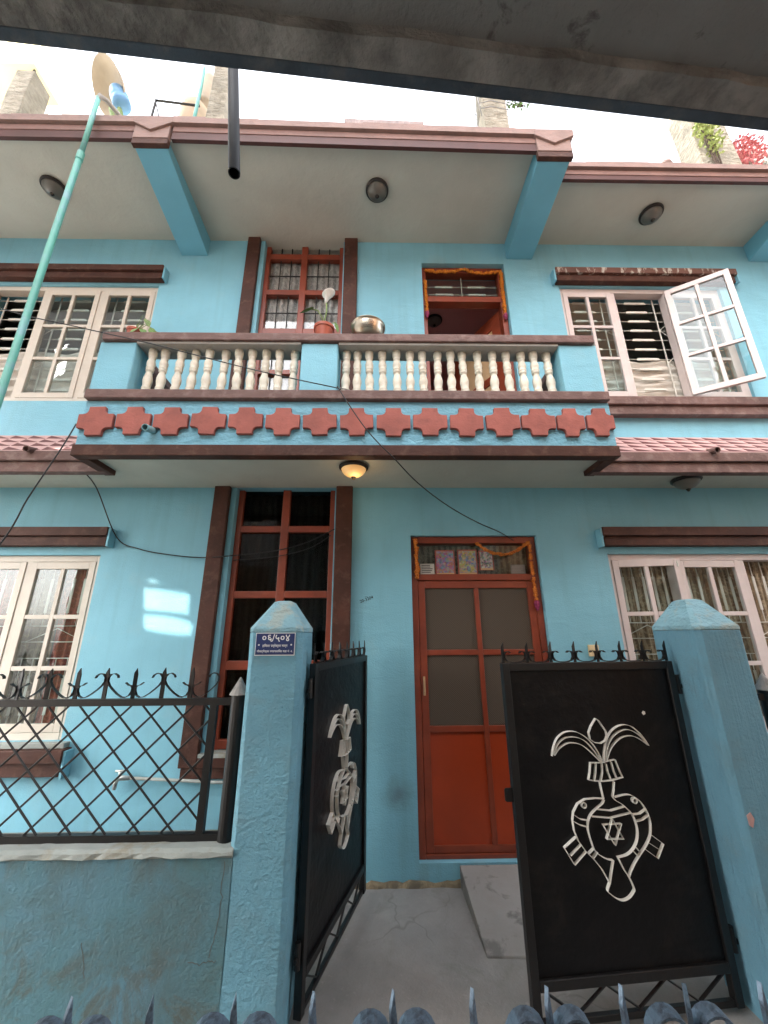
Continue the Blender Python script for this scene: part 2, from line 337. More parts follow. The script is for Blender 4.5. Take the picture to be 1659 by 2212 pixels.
def place(name, me, parent=None, loc=(0,0,0), rot=(0,0,0), bevel=0, local=False, smooth=False):
    o = bpy.data.objects.new(name, me); COL.objects.link(o)
    if parent:
        o.parent = parent
        if not local:
            p = parent; T = Vector((0,0,0))
            while p: T += Vector(p.location); p = p.parent
            if True: o.matrix_parent_inverse = Matrix.Translation(-T) if parent.parent is None else Matrix.Identity(4)
    o.location = loc; o.rotation_euler = rot
    if bevel:
        b = o.modifiers.new('bevel', 'BEVEL'); b.width = bevel; b.segments = 2; b.limit_method = 'ANGLE'; b.angle_limit = R(40)
    return o
def thing(name, label, cat, loc=(0,0,0), rotz=0, group=None, kind=None):
    o = bpy.data.objects.new(name, None); COL.objects.link(o); o.empty_display_size = .1
    o.location = loc; o.rotation_euler = (0, 0, rotz); return tag(o, label, cat, group, kind)
def tag(o, label=None, cat=None, group=None, kind=None):
    if label: o['label'] = label
    if cat: o['category'] = cat
    if group: o['group'] = group
    if kind: o['kind'] = kind
    return o
def wall(x0, x1, z0, z1, holes, y0, y1):
    xs = sorted({x0, x1, *[v for h in holes for v in h[:2]]}); zs = sorted({z0, z1, *[v for h in holes for v in h[2:]]})
    # subdivide long spans so that relief and light stay even
    m = MB(); full = {}
    for i in range(len(xs)-1):
        for k in range(len(zs)-1):
            cx, cz = (xs[i]+xs[i+1])/2, (zs[k]+zs[k+1])/2
            full[i, k] = not any(h[0] < cx < h[1] and h[2] < cz < h[3] for h in holes)
    for (i, k), f in full.items():
        if not f: continue
        a, b, c, d = xs[i], xs[i+1], zs[k], zs[k+1]
        m.add([(a,y0,c),(b,y0,c),(b,y0,d),(a,y0,d)], [(0,1,2,3)]); m.add([(a,y1,c),(b,y1,c),(b,y1,d),(a,y1,d)], [(3,2,1,0)])
        if not full.get((i-1, k)): m.add([(a,y0,c),(a,y0,d),(a,y1,d),(a,y1,c)], [(0,1,2,3)])
        if not full.get((i+1, k)): m.add([(b,y0,c),(b,y1,c),(b,y1,d),(b,y0,d)], [(0,1,2,3)])
        if not full.get((i, k-1)): m.add([(a,y0,c),(a,y1,c),(b,y1,c),(b,y0,c)], [(0,1,2,3)])
        if not full.get((i, k+1)): m.add([(a,y0,d),(b,y0,d),(b,y1,d),(a,y1,d)], [(0,1,2,3)])
    return m
def weld(me):
    bm = bmesh.new(); bm.from_mesh(me); bmesh.ops.remove_doubles(bm, verts=bm.verts, dist=1e-5); bmesh.ops.recalc_face_normals(bm, faces=bm.faces); bm.to_mesh(me); bm.free(); return me

# ================================================================== setting
m = MB(); m.box(-30, 30, -1.6, 30, -.3, 0); tag(m.build('yard_ground', 'yard_concrete'), 'grey cracked concrete yard floor in front of the house', None, kind='structure')
m = MB(); m.box(-30, 30, -30, -1.6, -.3, -.04); tag(m.build('alley_pavement', 'concrete_dark'), 'dark concrete alley pavement outside the gate', None, kind='structure')

# ================================================================== house
house = thing('house', 'two storey sky blue terraced house with balcony, brown trims and red doors', 'house', (0, 0, 0))
WX0, WX1 = -7.0, 7.0
WZ1 = (.93, 2.37); WZ2L = (3.92, 5.40); WZ2R = (3.97, 5.44)
LX = (-4.27, -2.42); RX = (2.06, 3.90); DX = (-1.30, -.39); DOOR1 = (.30, 1.44, .13, 2.54); DOOR2 = (.51, 1.46, 3.15, 5.77)
h1 = [(*LX, *WZ1), (*RX, *WZ1), (*DX, .83, 3.0), DOOR1]
h2 = [(*LX, *WZ2L), (*RX, *WZ2R), (*DX, 3.95, 6.08), DOOR2]
for nm, z0, z1, hs_ in (('ground_floor_wall', -.05, 3.0, h1), ('upper_floor_wall', 3.0, 6.08, h2)):
    me = weld(wall(WX0, WX1, z0, z1, hs_, 0, .23).mesh(nm, 'blue_paint')); place(nm, me, house)
# plinth strip under the wall paint, broken at its foot
m = MB()
vs = []; fs = []; n = 160
for i in range(n+1):
    x = -3.6+7.2*i/n; a = .010+.012*random.random(); z = .018+.022*random.random()
    vs += [(x,-.004,-.02), (x,-a-.02,-.02), (x,-a,z*.6), (x,-.004,z)]
for i in range(n): fs += [(4*i+k, 4*i+(k+1) % 4, 4*i+4+(k+1) % 4, 4*i+4+k) for k in range(4)]
m.add(vs, fs); m.build('plinth', 'earthy_mortar', house)
# interior rooms
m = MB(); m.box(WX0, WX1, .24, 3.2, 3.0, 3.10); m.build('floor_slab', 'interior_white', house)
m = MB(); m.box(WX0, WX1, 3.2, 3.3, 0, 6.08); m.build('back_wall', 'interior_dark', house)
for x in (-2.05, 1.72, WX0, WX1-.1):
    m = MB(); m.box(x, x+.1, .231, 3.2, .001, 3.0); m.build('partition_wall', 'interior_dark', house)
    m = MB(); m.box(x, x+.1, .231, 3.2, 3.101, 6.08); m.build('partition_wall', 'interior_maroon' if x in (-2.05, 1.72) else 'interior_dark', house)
m = MB(); m.box(-1.94, 1.71, .24, 3.19, 6.02, 6.075); m.box(.0, 1.71, 1.55, 1.75, 5.75, 6.02); m.build('room_ceiling', 'interior_maroon', house)
m = MB(); m.box(-1.94, 1.71, 3.1, 3.19, 3.11, 6.02); m.build('room_back_wall', 'interior_maroon', house)
# ---- soffit of the first floor, eave trims
m = MB(); m.box(-2.25, 1.83, -.75, -.001, 3.0, 3.05); m.box(WX0, -2.25, -.47, -.001, 3.0, 3.04); m.box(1.83, WX1, -.47, -.001, 3.0, 3.04); m.build('soffit', 'soffit', house)
for x0, x1 in ((WX0, -2.20), (1.78, WX1)):
    m = MB(); m.box(x0, x1, -.475, -.40, 2.955, 3.043); m.build('eave_trim', 'trim_dusty', house, bevel=.006)
    m = MB(); m.box(x0, x1, -.50, -.38, 3.046, 3.13); m.build('eave_trim', 'trim_dusty', house, bevel=.006)
# sloping eave with rows of raised triangles
P0 = Vector((0, -.495, 3.131)); P1 = Vector((0, -.25, 3.40)); sl = (P1-P0); sdir = sl.normalized(); SLEN = sl.length
for x0, x1 in ((WX0, -2.26), (1.84, WX1)):
    m = MB(); m.hexa([(x0,-.495,3.131),(x1,-.495,3.131),(x1,-.001,3.131),(x0,-.001,3.131),(x0,-.25,3.40),(x1,-.25,3.40),(x1,-.001,3.42),(x0,-.001,3.42)])
    eave = m.build('sloping_eave', 'tile_light', house)
    rows = 4; rh = SLEN/rows; cw = .158
    tri = MB(); tri.prism([(0, rh*.90), (0, rh*.16), (cw*.97, rh*.14)], -.0015, .012); tm = tri.mesh('tile', 'tile_dark')
    # local frame: X along the eave, Z up the slope, Y into it
    ang = math.atan2(sdir.y, sdir.z)
    n = int((x1-x0)/cw)
    xs = [x0 + .02 + i*cw for i in range(n)] if x0 > 0 else [x1 - .16 - i*cw for i in range(n)]
    for x in xs:
        if abs(x) > 4.6: continue
        for r in range(rows):
            p = P0 + sdir*(rh*r)
            place('tile', tm, eave, (x, p.y, p.z), (-ang, 0, 0), local=True)
# ---- balcony
bal = MB(); bal.box(-2.25, 1.83, -.75, -.66, 3.05, 3.43)
bal.box(-2.25, -2.15, -.66, -.001, 3.05, 3.43); bal.box(1.73, 1.83, -.66, -.001, 3.05, 3.43)
balcony = bal.build('balcony', 'blue_rough', house)
m = MB(); m.box(-2.15, 1.73, -.66, -.001, 3.051, 3.12); m.build('balcony_floor', 'concrete', balcony)
m = MB(); m.box(-2.255, 1.835, -.772, -.69, 2.958, 3.048); m.box(-2.255, -2.17, -.69, -.38, 2.958, 3.048); m.box(1.75, 1.835, -.69, -.38, 2.958, 3.048)
m.build('lower_beam', 'trim_brown', balcony, bevel=.006)
m = MB(); m.box(-2.25, 1.83, -.79, -.63, 3.435, 3.515); m.box(-2.25, -2.10, -.63, -.001, 3.435, 3.515); m.box(1.68, 1.83, -.63, -.001, 3.435, 3.515)
m.build('mid_rail', 'trim_dusty', balcony, bevel=.008)
m = MB(); m.box(-2.23, 1.80, -.785, -.55, 3.985, 4.06); m.box(-2.23, -2.03, -.55, -.001, 3.985, 4.06); m.box(1.60, 1.80, -.55, -.001, 3.985, 4.06)
m.build('top_rail', 'trim_dusty', balcony, bevel=.008)
m = MB()
for x0, x1 in ((-1.955, -.625), (-.315, 1.50)): m.box(x0, x1, -.765, -.57, 3.962, 3.984)
m.build('rail_underside', 'concrete', balcony)
for x0, x1 in ((-2.255, -1.96), (-.62, -.32), (1.505, 1.825)):
    m = MB(); m.box(x0, x1, -.755, -.56, 3.515, 3.984 if x0 > -1 else 3.984); m.build('balcony_post', 'blue_paint', balcony, bevel=.012)
prof = [(.034,0),(.034,.035),(.030,.04),(.036,.05),(.036,.06),(.030,.065),(.037,.075),(.036,.085),(.030,.095),(.034,.12),(.0385,.15),(.037,.175),(.028,.21),(.024,.235),(.032,.242),(.032,.255),(.027,.258),(.034,.266),(.034,.278),(.027,.282),(.034,.30),(.036,.315),(.033,.335),(.025,.36),(.030,.366),(.030,.376),(.026,.379),(.033,.388),(.036,.40),(.037,.43),(.036,.447)]
bm_ = MB(); bm_.lathe([(r*.95, z) for r, z in prof], n=16); bme = bm_.mesh('baluster', 'baluster_cream', True)
BX = [-1.86,-1.75,-1.63,-1.51,-1.39,-1.265,-1.14,-1.03,-.92,-.805,-.69, -.26,-.165,-.06,.05,.165,.27,.38,.50,.61,.72,.84,.965,1.09,1.21,1.32,1.435]
for x in BX: place('baluster', bme, balcony, (x*1.005, -.672, 3.515), (random.uniform(-.02, .02), random.uniform(-.02, .02), random.random()*6), local=True)
def cross(wd):
    hw, hh, aw, ah, r = wd/2, .118, wd*.205, .050, .06
    pts = []
    def arc(cx, cz, a0, a1, rx, rz):
        for i in range(6):
            a = R(a0+(a1-a0)*i/5); ca, sa = math.cos(a), math.sin(a); pts.append((cx+rx*math.copysign(abs(ca)**.55, ca) if abs(ca) > 1e-6 else cx, cz+rz*math.copysign(abs(sa)**.55, sa) if abs(sa) > 1e-6 else cz))
    rx, rz = hw-aw-.006, hh-ah-.006
    pts += [(hw, -ah), (hw, ah)]; arc(hw, hh, 270, 180, rx, rz); pts += [(aw, hh), (-aw, hh)]; arc(-hw, hh, 0, -90, rx, rz)
    pts += [(-hw, ah), (-hw, -ah)]; arc(-hw, -hh, 90, 0, rx, rz); pts += [(-aw, -hh), (aw, -hh)]; arc(hw, -hh, 180, 90, rx, rz)
    c = MB(); c.prism(pts, -.030, 0); return c.mesh('cross_ornament', 'cross_red')
cA = cross(.260); cB = cross(.21)
x = -2.255
widths = [.260]*11 + [.258, .25, .21, .21]
tot = sum(widths); gap = (4.085-tot)/14
for i, wd in enumerate(widths):
    x += wd/2; o_ = place('cross_ornament', cA if wd > .22 else cB, balcony, (x, -.751, 3.243+random.uniform(-.005, .005)), (0, random.uniform(-.025, .025), 0), bevel=.003, local=True); o_.scale = (random.uniform(.97, 1.01), 1, random.uniform(.96, 1.03)); x += wd/2 + gap
# drain spouts
for (x, y, z, mt) in ((-1.69, -.75, 3.16, 'blue_pvc'), (2.80, -.44, 3.145, 'trim_dusty'), (-2.80, -.44, 3.14, 'trim_dusty')):
    m = MB(); p0 = Vector((x, y+.04, z+.02)); p1 = Vector((x, y-.11, z-.02)); n = 14
    for r, flip in ((.026, 0), (.021, 1)): m.tube([p0, p1], r, n, caps=False)
    # rim
    k = len(m.v); m.f += [(n+i, n+(i+1) % n, 3*n+(i+1) % n, 3*n+i) for i in range(n)]
    m.build('drain_spout', mt, house, smooth=False)
# ---- roof
m = MB(); m.box(WX0, 1.83, -.95, 6, 6.081, 6.215); m.box(1.83, WX1, -.68, 6, 6.081, 6.215); m.build('roof_slab', 'soffit', house)
def fascia(x0, x1, y, zs, drop=0):
    # three stepped strips; the roof edge sags a little towards the right
    def strip(m, xa, xb, yf, za, zb):
        d = lambda x: -drop*(x-x0)/(x1-x0)
        m.hexa([(xa,yf,za+d(xa)),(xb,yf,za+d(xb)),(xb,y-.001,za+d(xb)),(xa,y-.001,za+d(xa)),(xa,yf,zb+d(xa)),(xb,yf,zb+d(xb)),(xb,y-.001,zb+d(xb)),(xa,y-.001,zb+d(xa))])
    m = MB(); strip(m, x0, x1, y-.034, zs[0], zs[1]); m.build('fascia_strip', 'trim_dark', house)
    m = MB(); strip(m, x0, x1, y-.040, zs[1]+.002, zs[2]); m.build('fascia_strip', 'trim_mid', house, bevel=.004)
    m = MB(); xx = x0
    while xx < x1-.01:      # worn upper edge
        e = min(x1, xx+random.uniform(.12, .3)); strip(m, xx, e, y-.068, zs[2]+.004, zs[3]+random.uniform(-.006, .010)); xx = e
    m.build('fascia_strip', 'trim_roof', house)
ZC = (6.062, 6.155, 6.232, 6.315)
fascia(WX0, -2.25, -.95, ZC); fascia(-1.90, 1.49, -.95, ZC, .085); fascia(1.85, WX1, -.68, (6.045, 6.105, 6.175, 6.245))
for bx0, bx1, zo, dz in ((-2.235, -1.935, 5.985, 0), (1.50, 1.80, 5.89, -.095), (4.36, 4.66, 5.95, -.07), (-4.95, -4.65, 5.985, 0)):
    yo = -.95 if bx0 < 3 else -.68
    m = MB(); m.hexa([(bx0,yo,zo),(bx1,yo,zo),(bx1,-.001,5.84),(bx0,-.001,5.84),(bx0,yo,6.08),(bx1,yo,6.08),(bx1,-.001,6.08),(bx0,-.001,6.08)])
    m.build('roof_bracket', 'blue_beam', house, bevel=.006)
    if bx0 < 3:
        m = MB(); m.box(bx0-.012, bx1+.016, yo-.045, yo-.001, zo-.004, zo+.065); m.build('bracket_foot', 'trim_brown', house, bevel=.004)
        m = MB(); m.box(bx0-.010, bx1+.014, yo-.05, yo-.001, zo+.067, 6.236+dz); m.build('bracket_block', 'trim_roof', house, bevel=.004)
        xm = (bx0+bx1)/2
        m = MB(); m.prism([(bx0-.025, 6.237+dz), (xm, 6.13+dz), (bx1+.045, 6.237+dz), (bx1+.045, 6.318+dz), (bx0-.025, 6.318+dz)], yo-.070, yo-.001); m.build('bracket_block', 'trim_roof', house, bevel=.004)
# ---- lintels and sills
def two_step(x0, x1, z0, z1, y=0., proud=.10, mat='trim_brown', step=.03, top=None):
    zm = z0 + (z1-z0)*.52
    m = MB(); m.box(x0+.015, x1-.015, y-proud+step, y-.001, z0, zm-.003); m.build('lintel', mat, house, bevel=.005)
    m = MB(); m.box(x0, x1, y-proud, y-.001, zm, z1); m.build('lintel', top or mat, house, bevel=.005)
    for a, b in ((x0-.018, x0-.001), (x1+.001, x1+.018)):
        m = MB(); m.box(a, b, y-proud+.015, y-.001, z0-.01, z1-.01); m.build('lintel_return', 'blue_paint', house)
two_step(-4.5, -2.35, 5.43, 5.59); two_step(2.0, 4.06, 5.455, 5.62, top='trim_stained')
two_step(-4.5, -2.34, 2.44, 2.60); two_step(2.0, 4.06, 2.43, 2.595)
two_step(1.86, 4.4, 3.75, 3.935, mat='trim_dusty', proud=.11); two_step(-4.5, -2.32, .71, .89, mat='trim_brown'); two_step(2.0, 4.06, .71, .89, mat='trim_brown')
for x0, x1 in ((LX[0]-.02, -2.345), (RX[0]-.05, RX[1]+.03)):
    m = MB(); m.box(x0, x1, -.06, .1, .892, .928); m.build('window_ledge', 'plaster_lip', house, bevel=.004)
# ---- tall red windows with brown uprights
def red_window(z0, z1, rails, first):
    wd = MB(); y0, y1 = .07, .13
    wd.box(DX[0], DX[0]+.05, y0, y1, z0, z1); wd.box(DX[1]-.05, DX[1], y0, y1, z0, z1); wd.box(-.885, -.815, y0-.006, y1, z0, z1)
    for a, b in rails:
        wd.box(DX[0]+.05, -.885, y0-.004, y1, a, b); wd.box(-.815, DX[1]-.05, y0-.004, y1, a, b)
    win = wd.build('tall_window', 'red_wood', house, bevel=.004)
    zz = [z0] + [v for r in rails for v in r] + [z1]; zz = sorted(zz)
    edges = sorted([(a, b) for a, b in rails]); spans = []; lo = z0
    for a, b in edges:
        if a - lo > .03: spans.append((lo, a))
        lo = b
    if z1 - lo > .03: spans.append((lo, z1))
    for a, b in spans:
        for xa, xb in ((DX[0]+.05, -.885), (-.815, DX[1]-.05)):
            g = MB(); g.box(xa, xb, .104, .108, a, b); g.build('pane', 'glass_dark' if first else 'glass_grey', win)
            if not first:
                g = MB()
                for k in (1, 2): xx = xa+(xb-xa)*k/3; g.box(xx-.005, xx+.005, .094, .103, a, b)
                if b-a > .3: zc = a+(b-a)*.5; g.box(xa, xb, .0935, .1025, zc-.005, zc+.005)
                g.build('leading', 'lead_black', win)
    for xa, xb in ((-1.485, -1.345), (-.375, -.225)):
        m = MB(); m.box(xa, xb, -.055, -.001, z0-.08, z1-.001); m.build('window_upright', 'trim_brown', house, bevel=.008)
    m = MB(); m.box(-1.344, -.376, -.055, -.001, z0-.08, z0-.012); m.build('window_sill', 'trim_brown', house, bevel=.006)
    if first:
        m = MB(); m.box(-1.47, -.24, -.035, -.001, z0-.155, z0-.083); m.build('window_sill', 'trim_brown', house, bevel=.006)
        m = MB(); m.box(-1.344, -.376, -.056, .069, z0-.0115, z0+.012); m.build('window_ledge', 'plaster_lip', house)
red_window(.83, 3.0, [(.845, .91), (1.42, 1.49), (2.0, 2.06), (2.59, 2.65)], True)
red_window(3.95, 6.08, [(3.955, 4.02), (4.30, 4.355), (4.82, 4.89), (5.36, 5.43), (5.89, 5.965)], False)
# ---- casement windows: three leaves each, two by three panes
def sash(parent, wd, z0, z1, mat, hinge, rot, y=.03, flip=1, handle=False):
    """leaf built from its hinge: local X runs to the free edge"""
    s = MB(); st = .052; rl = .06; t = .036
    W = wd*flip
    def bx(a, b, c, d, yy0=0, yy1=t): s.box(min(a*flip, b*flip), max(a*flip, b*flip), yy0, yy1, c, d)
    bx(0, st, z0, z1); bx(wd-st, wd, z0, z1); bx(st, wd-st, z0, z0+rl); bx(st, wd-st, z1-rl, z1)
    xc = wd/2; mb = .017; H = (z1-z0-2*rl)
    zs = [z0+rl+H*k/3 for k in (1, 2)]
    bx(xc-mb, xc+mb, z0+rl, z1-rl, .002, t-.002)
    for zz in zs: bx(st, xc-mb, zz-mb, zz+mb, .002, t-.002); bx(xc+mb, wd-st, zz-mb, zz+mb, .002, t-.002)
    o = s.build('sash', mat, parent, bevel=.003, local=True); o.location = (*hinge, 0); o.rotation_euler = (0, 0, rot)
    g = None
    zl = [z0+rl, zs[0]-mb, zs[0]+mb, zs[1]-mb, zs[1]+mb, z1-rl]
    for k in range(3):
        for a, b in ((st, xc-mb), (xc+mb, wd-st)):
            g = MB(); g.box(min(a*flip, b*flip), max(a*flip, b*flip), .016, .020, zl[2*k], zl[2*k+1])
            po = g.build('pane', 'glass', parent, local=True); po.location = (*hinge, 0); po.rotation_euler = (0, 0, rot)
    if handle:
        zc = (z0+z1)/2+.06
        for nm, xa, xb, yd, za, zb in (('handle', .034, .020, .03, zc-.03, zc+.03), ('bolt', .032, .022, .012, z0+.03, z0+.08), ('bolt', .032, .022, .012, z1-.07, z1-.02)):
            g = MB(); g.box(min((wd-xa)*flip, (wd-xb)*flip), max((wd-xa)*flip, (wd-xb)*flip), -yd, -.001, za, zb)
            ho = g.build(nm, 'bar_white', parent, local=True); ho.location = (*hinge, 0); ho.rotation_euler = (0, 0, rot)
    return o
def casement(x0, x1, z0, z1, mat, leaves):
    f = MB(); ft = .04; y0, y1 = .03, .12
    w3 = (x1-x0)/3
    f.box(x0, x0+ft, y0, y1, z0, z1); f.box(x1-ft, x1, y0, y1, z0, z1); f.box(x0+ft, x1-ft, y0, y1, z1-.055, z1); f.box(x0+ft, x1-ft, y0-.004, y1, z0, z0+.05)
    for k in (1, 2): xx = x0+w3*k; f.box(xx-.022, xx+.022, y0+.002, y1, z0+.05, z1-.055)
    win = f.build('casement_window', mat, house, bevel=.003)
    edges = [x0+ft, x0+w3-.022, x0+w3+.022, x0+2*w3-.022, x0+2*w3+.022, x1-ft]
    for k in range(3):
        a, b = edges[2*k]+.002, edges[2*k+1]-.002
        mode = leaves[k]
        if mode == 'closed': sash(win, b-a, z0+.053, z1-.058, mat, (a, y0-.006), 0)
        elif mode == 'gone': pass
        elif mode[0] == 'L': sash(win, b-a, z0+.053, z1-.058, mat, (a, y0-.006), -R(mode[1]), handle=True)
        elif mode[0] == 'R': sash(win, b-a, z0+.053, z1-.058, mat, (b, y0-.006), R(mode[1]), flip=-1, handle=True)
    return win, edges
wL2, eL2 = casement(*LX, *WZ2L, 'cream_wood', ['gone', 'closed', 'closed'])
wR2, eR2 = casement(*RX, *WZ2R, 'pinkish_wood', ['closed', ('R', 148), 'closed'])
wL1, eL1 = casement(*LX, *WZ1, 'cream_wood', ['closed', 'closed', 'closed'])
wR1, eR1 = casement(*RX, *WZ1, 'pinkish_wood', [('L', 11), 'closed', 'gone'])
# grilles behind the panes
def bars_grille(win, x0, x1, z0, z1, n):
    g = MB(); y = .125
    for xx in (x0+.07, x1-.07): g.box(xx-.005, xx+.005, y, y+.01, z0, z1)
    for k in range(n):
        zz = z1-.05-(z1-z0-.08)*k/(n-1)
        g.tube([(x0, y+.006, zz), (x1, y+.006, zz)], .004, 6)
        c = (x0+x1)/2; g.hexa([(c-.13,y-.004,zz-.014),(c+.13,y-.004,zz-.014),(c+.11,y+.012,zz-.014),(c-.11,y+.012,zz-.014),(c-.115,y-.004,zz+.012),(c+.115,y-.004,zz+.012),(c+.10,y+.012,zz+.012),(c-.10,y+.012,zz+.012)])
    for xx, s in ((x0+.07, -1), (x1-.07, 1)):
        for zz in (z0+(z1-z0)*.36, z0+(z1-z0)*.68):
            g.tube([(xx+s*.075, y, zz+.07), (xx+s*.03, y, zz+.03), (xx, y, zz), (xx+s*.03, y, zz-.03), (xx+s*.075, y, zz-.07)], .004, 6)
    g.build('grille', 'bar_white', win)
for k in range(3):
    bars_grille(wL2, eL2[2*k], eL2[2*k+1], WZ2L[0]+.05, WZ2L[1]-.055, 11); bars_grille(wR2, eR2[2*k], eR2[2*k+1], WZ2R[0]+.05, WZ2R[1]-.055, 11)
def upright_grille(win, x0, x1, z0, z1):
    g = MB(); y = .125; n = 6; zm = (z0+z1)/2; xm = (x0+x1)/2
    for k in range(n):
        xx = x0+.04+(x1-x0-.08)*k/(n-1)
        for a, b in ((z0, zm-.13), (zm+.13, z1)): g.tube([(xx, y, a), (xx, y, b)], .004, 6); g.box(xx-.011, xx+.011, y-.003, y+.003, a+(b-a)*.2, b-(b-a)*.25)
    for zz in (zm-.13, zm+.13, zm): g.tube([(x0, y, zz), (x1, y, zz)], .004, 6)
    g.tube([(x0+.03, y, zm), (xm, y, zm+.11), (x1-.03, y, zm), (xm, y, zm-.11), (x0+.03, y, zm)], .004, 6)
    g.build('grille', 'bar_white', win)
for k in range(3):
    upright_grille(wL1, eL1[2*k], eL1[2*k+1], WZ1[0]+.05, WZ1[1]-.055); upright_grille(wR1, eR1[2*k], eR1[2*k+1], WZ1[0]+.05, WZ1[1]-.055)
# ---- front door, ground floor
def door1():
    x0, x1, z0, z1 = DOOR1; f = MB(); y0, y1 = .045, .15
    f.box(x0+.002, x0+.055, y0, y1, z0, z1); f.box(x1-.055, x1-.002, y0, y1, z0, z1); f.box(x0+.055, x1-.055, y0, y1, z1-.06, z1); f.box(x0+.055, x1-.055, y0-.004, y1, 2.145, 2.20); f.box(x0+.055, x1-.055, y0, y1, z0, z0+.03)
    d = f.build('front_door', 'red_wood', house, bevel=.004)
    g = MB(); g.box(x0+.055, x1-.055, .10, .104, 2.20, z1-.06); g.build('transom_pane', 'glass', d)
    g = MB(); g.box(x0+.055, x1-.055, .16, .165, 2.20, z1-.06); g.build('transom_backing', 'curtain_olive', d)
    lf = MB(); a, b = x0+.058, x1-.058; c, e = z0+.033, 2.142; yy0, yy1 = .055, .092; xm = (a+b)/2
    lf.box(a, a+.06, yy0, yy1, c, e); lf.box(b-.06, b, yy0, yy1, c, e); lf.box(a+.06, b-.06, yy0, yy1, e-.065, e); lf.box(a+.06, b-.06, yy0, yy1, c, c+.045)
    lf.box(xm-.02, xm+.02, yy0, yy1, c+.045, e-.065)
    for zz in (1.545, .972): lf.box(a+.06, xm-.02, yy0, yy1, zz-.022, zz+.022); lf.box(xm+.02, b-.06, yy0, yy1, zz-.022, zz+.022)
    leaf = lf.build('door_leaf', 'red_wood', d, bevel=.004)
    for xa, xb in ((a+.06, xm-.02), (xm+.02, b-.06)):
        for za, zb in ((1.567, e-.065), (.994, 1.523)):
            g = MB(); g.box(xa, xb, .072, .076, za, zb); g.build('fly_screen', 'fly_mesh', d)
        g = MB(); g.box(xa, xb, .070, .08, c+.045, .95); g.build('door_panel', 'red_panel', d)
    g = MB(); g.box(a+.018, a+.034, .03, .054, 1.22, 1.36); g.tube([(a+.026, .05, 1.23), (a+.026, .02, 1.25), (a+.026, .02, 1.33), (a+.026, .05, 1.35)], .006, 8); g.build('door_handle', 'tan_panel', d)
door1()
# ---- balcony door with transom, leaf standing open into the room
def door2():
    x0, x1, z0, z1 = DOOR2; f = MB(); y0, y1 = .06, .16
    f.box(x0+.002, x0+.05, y0, y1, z0, z1); f.box(x1-.06, x1-.002, y0, y1, z0, z1); f.box(x0+.05, x1-.06, y0, y1, z1-.07, z1); f.box(x0+.05, x1-.06, y0-.005, y1, 5.27, 5.345)
    d = f.build('balcony_door', 'red_wood', house, bevel=.004)
    g = MB(); g.box(x0+.05, x1-.06, .11, .114, 5.345, z1-.07); g.build('transom_pane', 'glass', d)
    g = MB()
    for zz in (5.45, 5.56):
        for xx in (x0+.27, x0+.65): g.box(xx-.1, xx+.1, .13, .142, zz-.012, zz+.012)
        g.box(x0+.05, x1-.06, .133, .139, zz-.003, zz+.003)
    g.box((x0+x1)/2-.004, (x0+x1)/2+.004, .13, .138, 5.345, z1-.07); g.build('transom_grille', 'bar_white', d)
    hx, hy = x1-.065, .165; a = R(62); L = .84
    def leafpart(m, nm, mt):
        o = m.build(nm, mt, d, bevel=.003, local=True); o.location = (hx, hy, 0); o.rotation_euler = (0, 0, -a); return o
    m = MB(); m.box(-L, 0, 0, .035, z0+.02, 3.55); m.box(-L, -L+.12, 0, .035, 3.55, 5.25); m.box(-.12, 0, 0, .035, 3.55, 5.25); m.box(-L+.12, -.12, 0, .035, 5.08, 5.25); m.box(-L+.12, -.12, 0, .035, 4.4, 4.5); leafpart(m, 'door_leaf', 'red_wood')
    m = MB(); m.box(-L+.12, -.12, .012, .022, 3.55, 4.4); m.box(-L+.12, -.12, .012, .022, 4.5, 5.08); leafpart(m, 'door_panel', 'tan_panel')
door2()

# ================================================================== boundary: walls, pillars, fences, gate
def boundary_wall(x0, x1, label):
    t = thing('boundary_wall', label, 'wall', ((x0+x1)/2, -1.11, -.05))
    me = MB().box(x0, x1, -1.20, -1.02, -.05, .715).mesh('wall_body', 'boundary_paint'); place('wall_body', me, t)
    m = MB(); n = int((x1-x0)/.045); random.seed(3); vs = []; fs = []
    for i in range(n+1):      # hand-laid plaster coping with an uneven lip
        a = x0+(x1-x0)*i/n; j = lambda s: random.gauss(0, s)
        vs += [(a, -1.203+j(.001), .7155), (a, -1.213+j(.003), .722+j(.003)), (a, -1.209+j(.002), .740+j(.002)), (a, -1.19, .750+j(.0015)), (a, -1.02, .752), (a, -1.008, .735), (a, -1.01, .7155)]
    for i in range(n): fs += [(7*i+k, 7*i+(k+1) % 7, 7*i+7+(k+1) % 7, 7*i+7+k) for k in range(7)]
    fs += [tuple(range(6, -1, -1)), tuple(range(7*n, 7*n+7))]; m.add(vs, fs)
    m.build('coping', 'plaster_lip', t)
    return t
lw = boundary_wall(-6.5, -.667, 'low weathered blue boundary wall under the lattice fence left of the gate')
boundary_wall(2.02, 6.5, 'low blue boundary wall right of the gate')
def crack(parent, pts, w0=.0035):
    m = MB(); out = []
    for (a, b), (c, d) in zip(pts, pts[1:]):
        for k in range(5): out.append((a+(c-a)*k/5+random.gauss(0, .003), b+(d-b)*k/5+random.gauss(0, .003)))
    out.append(pts[-1]); m.ribbon(out, w0, -1.2009, -1.196); m.build('crack', 'crack_dark', parent)
crack(lw, [(-.70, .70), (-.705, .6), (-.70, .52), (-.715, .43), (-.73, .36)]); crack(lw, [(-.82, .345), (-.77, .34), (-.72, .345), (-.70, .35)], .003); crack(lw, [(-1.29, .42), (-1.26, .35), (-1.25, .30)], .003)
